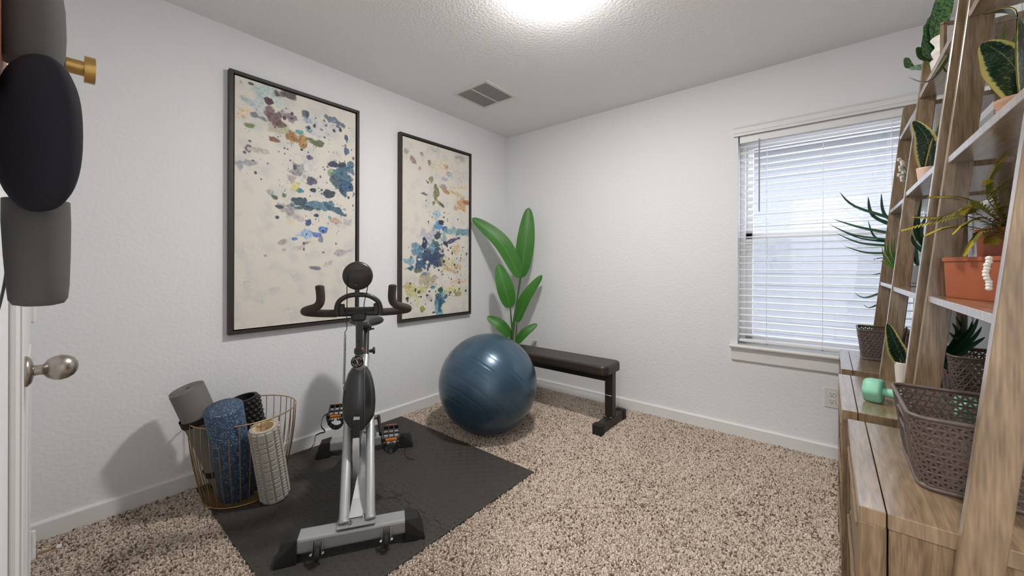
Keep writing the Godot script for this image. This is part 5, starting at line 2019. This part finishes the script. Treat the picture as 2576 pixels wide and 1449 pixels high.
func blades(o: Node3D, list: Array, w: float, shape: String, m: Material, root: Vector3, hint: Vector3, cup := 0.3) -> void:
	# list of [middle, tip], in the thing's own axes
	for l in list:
		var st := mb()
		leaf(st, [root + Vector3(l[0].x - root.x, 0, l[0].z - root.z) * 0.08, l[0], l[1]], l[2] if l.size() > 2 else w, shape, hint, cup, 14)
		part("leaf", st, m, o)

func dumbbell(label: String, at: Vector3, turn: float, m: Material, marked: bool) -> void:
	var o := thing("hex_dumbbell", label, "dumbbell", at, turn, "small vinyl dumbbells")
	var r := 0.043
	for s in [-1.0, 1.0]:
		var st := mb()
		var hexr := func(rr: float, x: float) -> Array:
			var out := []
			for i in 24:
				var a := TAU * i / 24
				# rounded hexagon with a flat side down
				var k := fposmod(a + PI / 6, PI / 3) - PI / 6
				var q := lerpf(1.0, cos(PI / 6) / cos(k), 0.8)
				out.append(Vector3(x, 0.0375 + sin(a + PI / 6) * rr * q, cos(a + PI / 6) * rr * q))
			return out
		var rows := [hexr.call(r * 0.70, s * 0.042), hexr.call(r * 0.93, s * 0.044), hexr.call(r, s * 0.052), hexr.call(r, s * 0.078), hexr.call(r * 0.92, s * 0.088), hexr.call(r * 0.72, s * 0.0915)]
		st.set_smooth_group(1)
		for k in rows.size() - 1:
			for i in 24:
				var j := (i + 1) % 24
				quad(st, rows[k][i], rows[k][j], rows[k + 1][j], rows[k + 1][i], (rows[k][i] - Vector3(rows[k][i].x, 0.0375, 0)) + Vector3(s * 0.03 if k > 2 else (-s * 0.03 if k < 2 else 0.0), 0, 0))
		st.set_smooth_group(-1)
		for e in [0, rows.size() - 1]:
			for i in range(1, 23):
				tri(st, rows[e][0], rows[e][i], rows[e][i + 1], Vector3(s if e else -s, 0, 0))
		var hd := part("head", st, m, o)
		if marked:
			for tx in [["5", 0.030, 0.008], ["LB", 0.012, -0.016]]:
				var tmesh := TextMesh.new()
				tmesh.text = tx[0]
				tmesh.font_size = 32
				tmesh.pixel_size = tx[1] / 32.0
				tmesh.depth = 0.0012
				inst("marking", tmesh, M.mint_mark, hd, Vector3(s * 0.0916, 0.0375 + tx[2], 0), Basis(Vector3.UP, s * PI / 2))
	var bar := mb()
	tube(bar, [Vector3(-0.045, 0.0375, 0), Vector3(-0.02, 0.0375, 0), Vector3(0.02, 0.0375, 0), Vector3(0.045, 0.0375, 0)], [0.013, 0.0155, 0.0155, 0.013], 16)
	part("grip", bar, m, o)

func rounded_tub(st: SurfaceTool, l: float, w: float, h: float, rad: float, wall: float) -> void:
	var loop := func(a: float, b: float, r: float, y: float) -> Array:
		var out := []
		for q in [[a - r, b - r, 0.0], [-a + r, b - r, PI / 2], [-a + r, -b + r, PI], [a - r, -b + r, PI * 1.5]]:
			for i in 6:
				var g: float = q[2] + PI / 2 * i / 5.0
				out.append(Vector3(q[0] + cos(g) * r, y, q[1] + sin(g) * r))
		return out
	var a := l * 0.5
	var b := w * 0.5
	var rows := [loop.call(a * 0.93, b * 0.9, rad * 0.7, 0.0), loop.call(a * 0.955, b * 0.935, rad * 0.9, 0.005), loop.call(a * 0.985, b * 0.985, rad, h - 0.012), loop.call(a * 0.985, b * 0.985, rad, h - 0.0115), loop.call(a + 0.002, b + 0.002, rad + 0.002, h - 0.010), loop.call(a + 0.002, b + 0.002, rad + 0.002, h - 0.001), loop.call(a, b, rad, h), loop.call(a - wall, b - wall, rad - 0.003, h), loop.call(a - wall, b - wall, rad - 0.003, h * 0.7)]
	for k in rows.size() - 1:
		st.set_smooth_group(1 if k < 2 else 20 + k)
		for i in 24:
			var j := (i + 1) % 24
			var out := Vector3(rows[k][i].x, 0, rows[k][i].z) * (-1.0 if k == 7 else 1.0)
			if k == 6:
				out = Vector3.UP
			quad(st, rows[k][i], rows[k][j], rows[k + 1][j], rows[k + 1][i], out)
	st.set_smooth_group(-1)
	for i in range(1, 23):
		tri(st, rows[0][0], rows[0][i], rows[0][i + 1], Vector3.DOWN)
		tri(st, rows[-1][0], rows[-1][i], rows[-1][i + 1], Vector3.UP)

func fern_frond(o: Node3D, pts: Array, w: float, tip_share: float) -> void:
	var fr := Node3D.new()
	fr.name = "frond"
	o.add_child(fr, true)
	var path := smooth_path(pts, 9)
	var st := mb()
	tube(st, path, 0.0009, 5)
	part("rib", st, M.stem_brown, fr)
	var f := frames(path, false)
	var a := mb()
	var b := mb()
	for i in range(3, path.size()):
		var t := float(i) / path.size()
		var l := 1.15 * w * sin(PI * clampf(0.12 + t * 0.82, 0, 1)) + 0.004
		for s in [-1.0, 1.0]:
			var side: Vector3 = (f[i][0] * s + f[i][2] * 0.55 + Vector3(0, -0.15, 0)).normalized()
			var p: Vector3 = path[i]
			leaf(b if t > 1.0 - tip_share else a, [p, p + side * l * 0.6, p + side * l + Vector3(0, -0.1 * l, 0)], 0.0042, "blade", Vector3.UP if absf(side.y) < 0.9 else Vector3.RIGHT, 0.1, 4, 0.0006)
	var pa := part("leaflets", a, M.fern, fr)
	pa.set_meta("kind", "stuff")
	var pb := part("tip_leaflets", b, M.fern_tip, fr)
	pb.set_meta("kind", "stuff")

func rel(o: Node3D, px: float, py: float, z: float) -> Vector3:
	return on_z(px, py, z) - o.position

func shelf_things() -> void:
	var away := -c_fwd
	var o: Node3D
	var st: SurfaceTool
	# ---- baskets on the cabinet tops
	lattice_basket("large brown lattice basket on the cabinet beneath the terracotta boxes", Vector3(2.762, TOP + 0.0006, 1.690), 0.112, 0.148, 0.155)
	lattice_basket("brown lattice basket on the cabinet beside the window sill", Vector3(2.735, TOP + 0.0006, 0.272), 0.098, 0.108, 0.148)
	lattice_basket("brown lattice basket behind the ribbed brown pot with spiky leaves", Vector3(2.925, TOP + 0.0006, 0.935), 0.088, 0.118, 0.165)
	# ---- mint and yellow dumbbells on the middle cabinet
	dumbbell("mint green hex dumbbell marked 5 beside the large basket", Vector3(2.705, TOP + 0.001, 1.175), -0.3, M.mint, true)
	dumbbell("mint green hex dumbbell lying behind the large basket's rim", Vector3(2.852, TOP + 0.001, 1.225), PI / 2 - 0.1, M.mint, false)
	dumbbell("yellow hex dumbbell lying behind the mint ones", Vector3(2.95, TOP + 0.001, 1.20), PI / 2 + 0.03, M.yellow, false)
	# ---- dark spiky plant on the window-side ladder
	o = thing("dracaena_plant", "dark green spiky plant arching in front of the blind", "plant", Vector3(2.875, LEVELS[0] + 0.0006, 0.20))
	pot_thing(o, 0.055, 0.085, M.pot_grey)
	var list := []
	for l in [[2150, 520, 2113, 484, 0.028], [2196, 545, 2184, 495, 0.036], [2224, 540, 2217, 487, 0.030], [2160, 572, 2098, 552, 0.026], [2150, 592, 2086, 564, 0.018], [2165, 600, 2104, 574, 0.016], [2165, 612, 2105, 587, 0.02], [2180, 636, 2124, 619, 0.02], [2204, 600, 2184, 556, 0.022],
			[2206, 650, 2199, 657, 0.008], [2204, 690, 2188, 688, 0.008], [2184, 748, 2150, 737, 0.014], [2196, 772, 2172, 766, 0.012]]:
		var mid: Vector3 = on_z(l[0], l[1], 0.075) - o.position
		var tip: Vector3 = on_z(l[2], l[3], 0.045) - o.position
		var root := Vector3(-0.01, 0.085, -0.005)
		var knee := Vector3(-0.045, lerpf(root.y, mid.y, 0.55) + 0.02, -0.085)
		st = mb()
		leaf(st, [root, knee, mid, tip], l[4], "blade", (away + Vector3.UP * 0.5).normalized(), 0.35, 15)
		part("leaf", st, M.leaf_dark, o)
	# ---- little grass in a white pot
	o = thing("grass_plant", "small bright green grass plant in a cream pot on the ladder by the window", "plant", Vector3(2.792, LEVELS[0] + 0.0006, 0.425))
	pot_thing(o, 0.026, 0.05, M.white_ceramic)
	for l in [[2232, 640, 2226, 603], [2238, 640, 2235, 604], [2246, 640, 2244, 602], [2228, 652, 2219, 622], [2240, 655, 2232, 618], [2226, 662, 2216, 656], [2250, 640, 2252, 598], [2234, 660, 2222, 640]]:
		st = mb()
		leaf(st, [Vector3(0, 0.045, 0), rel(o, l[0], l[1], 0.425), rel(o, l[2], l[3], 0.43)], 0.007, "blade", away, 0.2, 10)
		part("leaf", st, M.leaf_grass, o)
	# ---- white blossoms on the ladder by the window
	o = thing("white_flowers", "sprig of small white flowers on the ladder shelf by the window", "flowers", Vector3(2.83, LEVELS[1] + 0.0006, 0.43))
	pot_thing(o, 0.024, 0.07, M.white_ceramic)
	for k in 9:
		var p: Vector3 = rel(o, 2262 + (k % 3) * 4 + (k % 2) * 3, 402 + k * 6.4, 0.36 + 0.012 * (k % 4))
		st = mb()
		tube(st, smooth_path([Vector3(0, 0.06, 0), p * 0.55 + Vector3(0, 0.03, 0), p], 4), 0.0009, 5)
		var sp := part("stalk", st, M.stem, o)
		st = mb()
		for i in 5:
			var a := TAU * i / 5
			ellipsoid(st, p + (c_right * cos(a) + c_up * sin(a)) * 0.0055 - c_fwd * 0.001, Vector3(0.0052, 0.0052, 0.0035), 8, 5)
		ellipsoid(st, p - c_fwd * 0.002, Vector3(0.003, 0.003, 0.003), 6, 4)
		part("blossom", st, M.blossom, sp)
	# ---- snake plant on the middle ladder's top
	o = thing("snake_plant", "banded snake plant in a white pot on the top shelf of the middle ladder", "plant", Vector3(2.862, LEVELS[2] + 0.0006, 0.865))
	pot_thing(o, 0.05, 0.085, M.white_ceramic)
	for l in [[2296, 175, 2277, 145, 0.040, 0.70], [2330, 140, 2342, 40, 0.050, 0.80], [2350, 80, 2374, -30, 0.058, 0.84], [2324, 150, 2308, 118, 0.036, 0.80], [2360, 90, 2392, -10, 0.05, 0.9], [2342, 110, 2330, 60, 0.05, 0.86]]:
		st = mb()
		var mid: Vector3 = rel(o, l[0], l[1], l[5])
		var tip: Vector3 = rel(o, l[2], l[3], l[5])
		tip.y = minf(tip.y, H - 0.03 - o.position.y)
		leaf(st, [Vector3(0, 0.075, -0.01), mid, tip], l[4], "spear", away, 0.3, 14, 0.0022)
		part("leaf", st, M.leaf_snake, o)
	# ---- scalloped white dish and a small frame beside it
	o = thing("scalloped_vase", "white scalloped vase on the top shelf beside the snake plant", "vase", Vector3(2.842, LEVELS[2] + 0.0006, 0.985))
	st = mb()
	for i in 24:
		pass
	lathe(st, [Vector2(0, 0), Vector2(0.026, 0), Vector2(0.042, 0.02), Vector2(0.040, 0.036), Vector2(0.030, 0.044), Vector2(0.040, 0.058), Vector2(0.044, 0.074), Vector2(0.034, 0.088), Vector2(0.036, 0.10), Vector2(0.046, 0.118), Vector2(0.043, 0.119), Vector2(0.032, 0.1), Vector2(0.03, 0.09), Vector2(0, 0.088)], 32)
	part("body", st, M.white_ceramic, o)
	o = thing("small_frame", "small wooden picture frame on the top shelf of the middle ladder", "frame", Vector3(2.832, LEVELS[2] + 0.0006, 1.115), 0.5)
	st = mb()
	for s in [[Vector3(0, 0.006, 0), Vector3(0.07, 0.012, 0.014)], [Vector3(0, 0.104, 0), Vector3(0.07, 0.012, 0.014)], [Vector3(-0.03, 0.055, 0), Vector3(0.01, 0.1, 0.014)], [Vector3(0.03, 0.055, 0), Vector3(0.01, 0.1, 0.014)]]:
		box(st, s[0], s[1], 0.001)
	part("border", st, M.oak_side, o)
	span("print", Vector3(-0.026, 0.012, -0.003), Vector3(0.026, 0.098, 0.003), 0.0, M.white_ceramic, o)
	# ---- pots with broad yellow-edged leaves
	edged("yellow-edged plant in a cream pot on the middle cabinet behind the mint dumbbell", Vector3(2.748, TOP + 0.0006, 0.822), 0.026, 0.088, M.white_ceramic,
		[[2250, 868, 2233, 814, 0.075, 0.835, -0.7], [2268, 872, 2282, 822, 0.05, 0.80, 0.6]])
	edged("yellow-edged plant in a pink pot on the second shelf of the middle ladder", Vector3(2.795, LEVELS[1] + 0.0006, 0.945), 0.028, 0.06, mat(rgb8(222, 190, 170), 0.5),
		[[2326, 350, 2298, 304, 0.085, 0.955, -0.7], [2360, 340, 2372, 290, 0.06, 0.93, 0.4]])
	edged("yellow-edged plant reaching out flat from the top shelf of the middle ladder", Vector3(2.84, LEVELS[2] + 0.0006, 1.215), 0.026, 0.05, M.white_ceramic,
		[[2345, 199, 2285, 194, 0.022, 1.14, 9.0], [2390, 175, 2372, 166, 0.014, 1.18, 0.0]])
	edged("large yellow-edged leaves in a ribbed clay pot on the second shelf above the fern", Vector3(2.842, LEVELS[1] + 0.0006, 1.655), 0.042, 0.062, M.pot_ribbed,
		[[2520, 150, 2471, 108, 0.10, 1.63, -0.9], [2560, 45, 2470, 36, 0.07, 1.66, 9.0], [2590, 120, 2600, 30, 0.08, 1.62, 0.4]], 7)
	# grass standing behind it on the same shelf
	o = thing("aloe_plant", "thin-leaved green plant on the second shelf behind the large yellow-edged leaves", "plant", Vector3(2.885, LEVELS[1] + 0.0006, 1.53))
	pot_thing(o, 0.035, 0.05, M.pot_brown)
	for l in [[2520, 200, 2506, 90], [2526, 190, 2530, 60], [2534, 190, 2560, 70], [2510, 220, 2498, 150], [2540, 200, 2576, 90], [2505, 232, 2492, 205], [2530, 210, 2545, 110]]:
		st = mb()
		leaf(st, [Vector3(0, 0.045, 0), rel(o, l[0], l[1], 1.53), rel(o, l[2], l[3], 1.53)], 0.009, "blade", away, 0.3, 10)
		part("leaf", st, M.leaf_grass if l[0] % 4 else M.leaf_dark, o)
	# ---- agave in a ribbed brown pot
	o = thing("agave_plant", "dark agave in a ribbed brown pot on the middle cabinet", "plant", Vector3(2.785, TOP + 0.0006, 0.99))
	pot_thing(o, 0.042, 0.075, M.pot_brown, 8)
	for l in [[2402, 852, 2396, 812], [2412, 845, 2420, 792], [2424, 850, 2446, 808], [2434, 862, 2470, 822], [2400, 868, 2388, 836], [2418, 850, 2404, 796], [2430, 850, 2462, 796], [2438, 872, 2478, 848], [2410, 860, 2398, 850]]:
		st = mb()
		leaf(st, [Vector3(0, 0.068, 0), rel(o, l[0], l[1], 0.99), rel(o, l[2], l[3], 1.0)], 0.02, "blade", away, 0.4, 10)
		part("leaf", st, M.leaf_dark, o)
	# ---- small things in the middle ladder
	o = thing("grey_pot_plant", "small striped leafy plant in a grey pot on the lower shelf of the middle ladder", "plant", Vector3(2.862, LEVELS[0] + 0.0006, 0.93))
	pot_thing(o, 0.03, 0.07, M.pot_grey)
	for l in [[2308, 600, 2304, 540], [2314, 590, 2318, 500], [2318, 600, 2336, 530], [2306, 620, 2294, 590], [2322, 620, 2346, 580]]:
		st = mb()
		leaf(st, [Vector3(0, 0.06, 0), rel(o, l[0], l[1], 0.93), rel(o, l[2], l[3], 0.93)], 0.018, "blade", away, 0.3, 10)
		part("leaf", st, M.leaf_dark, o)
	o = thing("white_vase", "white faceted vase on the second shelf of the middle ladder", "vase", Vector3(2.948, LEVELS[1] + 0.0006, 0.90))
	st = mb()
	lathe_hard(st, [Vector2(0, 0), Vector2(0.034, 0.004), Vector2(0.052, 0.03), Vector2(0.054, 0.085), Vector2(0.040, 0.10), Vector2(0.042, 0.118), Vector2(0.036, 0.118), Vector2(0.034, 0.1), Vector2(0, 0.09)], 8)
	part("body", st, M.white_ceramic, o)
	# ---- terracotta boxes and the fern
	var turn := -0.33
	var bx := Vector3(2.838, LEVELS[0] + 0.0006, 1.532)
	o = thing("terracotta_planter", "long terracotta box on the lowest shelf under a smaller clay pot", "planter", bx, turn + PI / 2)
	o.rotation.y = atan2(-0.946, 0.323)
	st = mb()
	rounded_tub(st, 0.205, 0.115, 0.104, 0.016, 0.005)
	part("tub", st, M.terracotta, o)
	o = thing("clay_pot", "smaller square terracotta pot standing in the long box with a fern", "pot", bx + Vector3(0.02, 0.104 * 0.7 + 0.0005, 0.022))
	o.rotation.y = atan2(-0.946, 0.323)
	st = mb()
	rounded_tub(st, 0.12, 0.09, 0.098, 0.014, 0.005)
	part("tub", st, M.terracotta, o)
	o = thing("fern", "olive fern with yellowing tips spreading over the terracotta pots", "plant", bx + Vector3(0.02, 0.145, 0.022))
	st = mb()
	ellipsoid(st, Vector3(0, -0.002, 0), Vector3(0.03, 0.012, 0.03), 12, 6)
	part("root_clump", st, M.soil, o)
	for l in [[2440, 545, 2350, 556, 2272, 577, 1.52, 0.024], [2440, 530, 2370, 545, 2300, 545, 1.50, 0.022], [2470, 520, 2410, 495, 2342, 494, 1.55, 0.026], [2490, 480, 2505, 420, 2532, 384, 1.56, 0.022], [2490, 510, 2480, 470, 2482, 455, 1.58, 0.018], [2500, 500, 2540, 450, 2590, 440, 1.56, 0.02],
			[2440, 570, 2380, 570, 2330, 590, 1.56, 0.02], [2480, 580, 2450, 600, 2426, 640, 1.6, 0.012], [2480, 550, 2430, 560, 2400, 585, 1.58, 0.02], [2490, 540, 2450, 520, 2420, 530, 1.6, 0.02], [2510, 530, 2550, 520, 2590, 540, 1.57, 0.022], [2500, 560, 2500, 590, 2490, 610, 1.6, 0.016]]:
		fern_frond(o, [Vector3(0, 0.0, 0), rel(o, l[0], l[1], l[6]), rel(o, l[2], l[3], l[6]), rel(o, l[4], l[5], l[6])], l[7], 0.35)
	# ---- bead strand over the edge of the box
	o = thing("bead_strand", "strand of white wooden beads hanging down the terracotta box", "beads", on_z(2484, 728, 1.66))
	for k in 10:
		var p: Vector3 = on_z(2488 - (5 if k > 1 and k < 7 else 0) - (3 if k > 3 and k < 6 else 0), 650 + k * 8.4, 1.66) - o.position
		st = mb()
		ellipsoid(st, p, Vector3(0.0058, 0.0055, 0.0058), 12, 8)
		part("bead", st, M.bead, o)

func edged(label: String, at: Vector3, r: float, h: float, m: Material, list: Array, ribs := 0) -> void:
	var o := thing("yellow_edged_plant", label, "plant", at, 0.0, "yellow-edged plants on the shelves")
	pot_thing(o, r, h, m, ribs)
	for l in list:
		var st := mb()
		var hint: Vector3 = (-c_fwd + c_right * l[6] * 0.5).normalized() if absf(l[6]) < 2.0 else (Vector3.UP * 1.0 - c_fwd * 0.22).normalized()
		leaf(st, [Vector3(0, h * 0.85, 0), on_z(l[0], l[1], l[5]) - at, on_z(l[2], l[3], l[5]) - at], l[4], "dart", hint, 0.12, 16, 0.002)
		part("leaf", st, M.leaf_margin, o)


# ---------------------------------------------------------------- peg rack by the doorway
func hook_things() -> void:
	var x := 1.915
	var r := thing("peg_rack", "short wooden wall rack with a brass peg beside the doorway", "coat rack", Vector3(x, 1.35, ZB))
	span("board", Vector3(-0.06, -0.055, -0.017), Vector3(0.06, 0.075, 0), 0.002, M.rack_wood, r)
	var st := mb()
	lathe_hard(st, [Vector2(0.0, 0.0), Vector2(0.0075, 0.0), Vector2(0.0075, 0.055), Vector2(0.0, 0.055)], 16, Vector3(0, 0, -0.016), Basis(Vector3.RIGHT, -PI / 2))
	var pg := part("peg", st, M.brass, r)
	st = mb()
	lathe_hard(st, [Vector2(0.0, 0.0), Vector2(0.0135, 0.0), Vector2(0.0135, 0.008), Vector2(0.0, 0.008)], 24, Vector3(0, 0, -0.068), Basis(Vector3.RIGHT, -PI / 2))
	part("head", st, M.brass, pg)
	# what hangs there: two foam grips on a webbing loop with a black oval pad between
	var d := 0.372
	var top := at_depth(88, -30, d)
	var o := thing("foam_grip_strap", "grey foam-handled strap with a black oval pad hanging from the brass peg", "exercise strap", at_depth(95, 640, d))
	var lp := func(px: float, py: float, dd: float) -> Vector3: return at_depth(px, py, dd) - o.position
	st = mb()
	tube(st, [lp.call(76, -60, d), lp.call(82, 10, d), lp.call(84, 80, d), lp.call(84, 165, d)], [0.0195, 0.021, 0.0212, 0.020], 24)
	part("foam_grip", st, M.foam_grey, o)
	st = mb()
	var g := [lp.call(93, 505, d), lp.call(94, 560, d), lp.call(96, 640, d), lp.call(98, 720, d), lp.call(98, 752, d), lp.call(98, 764, d), lp.call(98, 769, d)]
	tube(st, g, [0.0213, 0.0216, 0.0208, 0.0195, 0.0185, 0.016, 0.009], 24)
	part("foam_grip", st, M.foam_grey, o)
	st = mb()
	var c: Vector3 = lp.call(97, 335, d - 0.022)
	var bs := Basis(c_right, c_up, -c_fwd) * Basis(Vector3.UP, 0.0)
	pad_shape(st, c, Vector3(0.0345, 0.0715, 0.014), bs)
	part("oval_pad", st, M.pad_black, o)
	st = mb()
	tube(st, smooth_path([lp.call(30, 470, d), lp.call(26, 560, d), lp.call(20, 650, d), lp.call(8, 730, d), lp.call(-10, 800, d)], 5), 0.0011, 6)
	part("cord", st, M.post, o)

# a cushion whose outline is a squarish oval
func pad_shape(st: SurfaceTool, c: Vector3, r: Vector3, bs: Basis) -> void:
	var rows := []
	for k in 11:
		var a := PI * k / 10.0 - PI / 2
		var s := pow(cos(a), 0.45) if k > 0 and k < 10 else 0.0
		var row := []
		for i in 48:
			var t := TAU * i / 48
			var x := signf(cos(t)) * pow(absf(cos(t)), 0.84)
			var y := signf(sin(t)) * pow(absf(sin(t)), 0.84)
			row.append(c + bs * Vector3(x * r.x * s, y * r.y * s, sin(a) * r.z))
		rows.append(row)
	st.set_smooth_group(1)
	for k in 10:
		for i in 48:
			var j := (i + 1) % 48
			var out: Vector3 = rows[k][i] + rows[k + 1][j] - c * 2.0
			if k == 0:
				tri(st, rows[k][i], rows[k + 1][i], rows[k + 1][j], out)
			elif k == 9:
				tri(st, rows[k][i], rows[k][j], rows[k + 1][j], out)
			else:
				quad(st, rows[k][i], rows[k][j], rows[k + 1][j], rows[k + 1][i], out)
	st.set_smooth_group(-1)
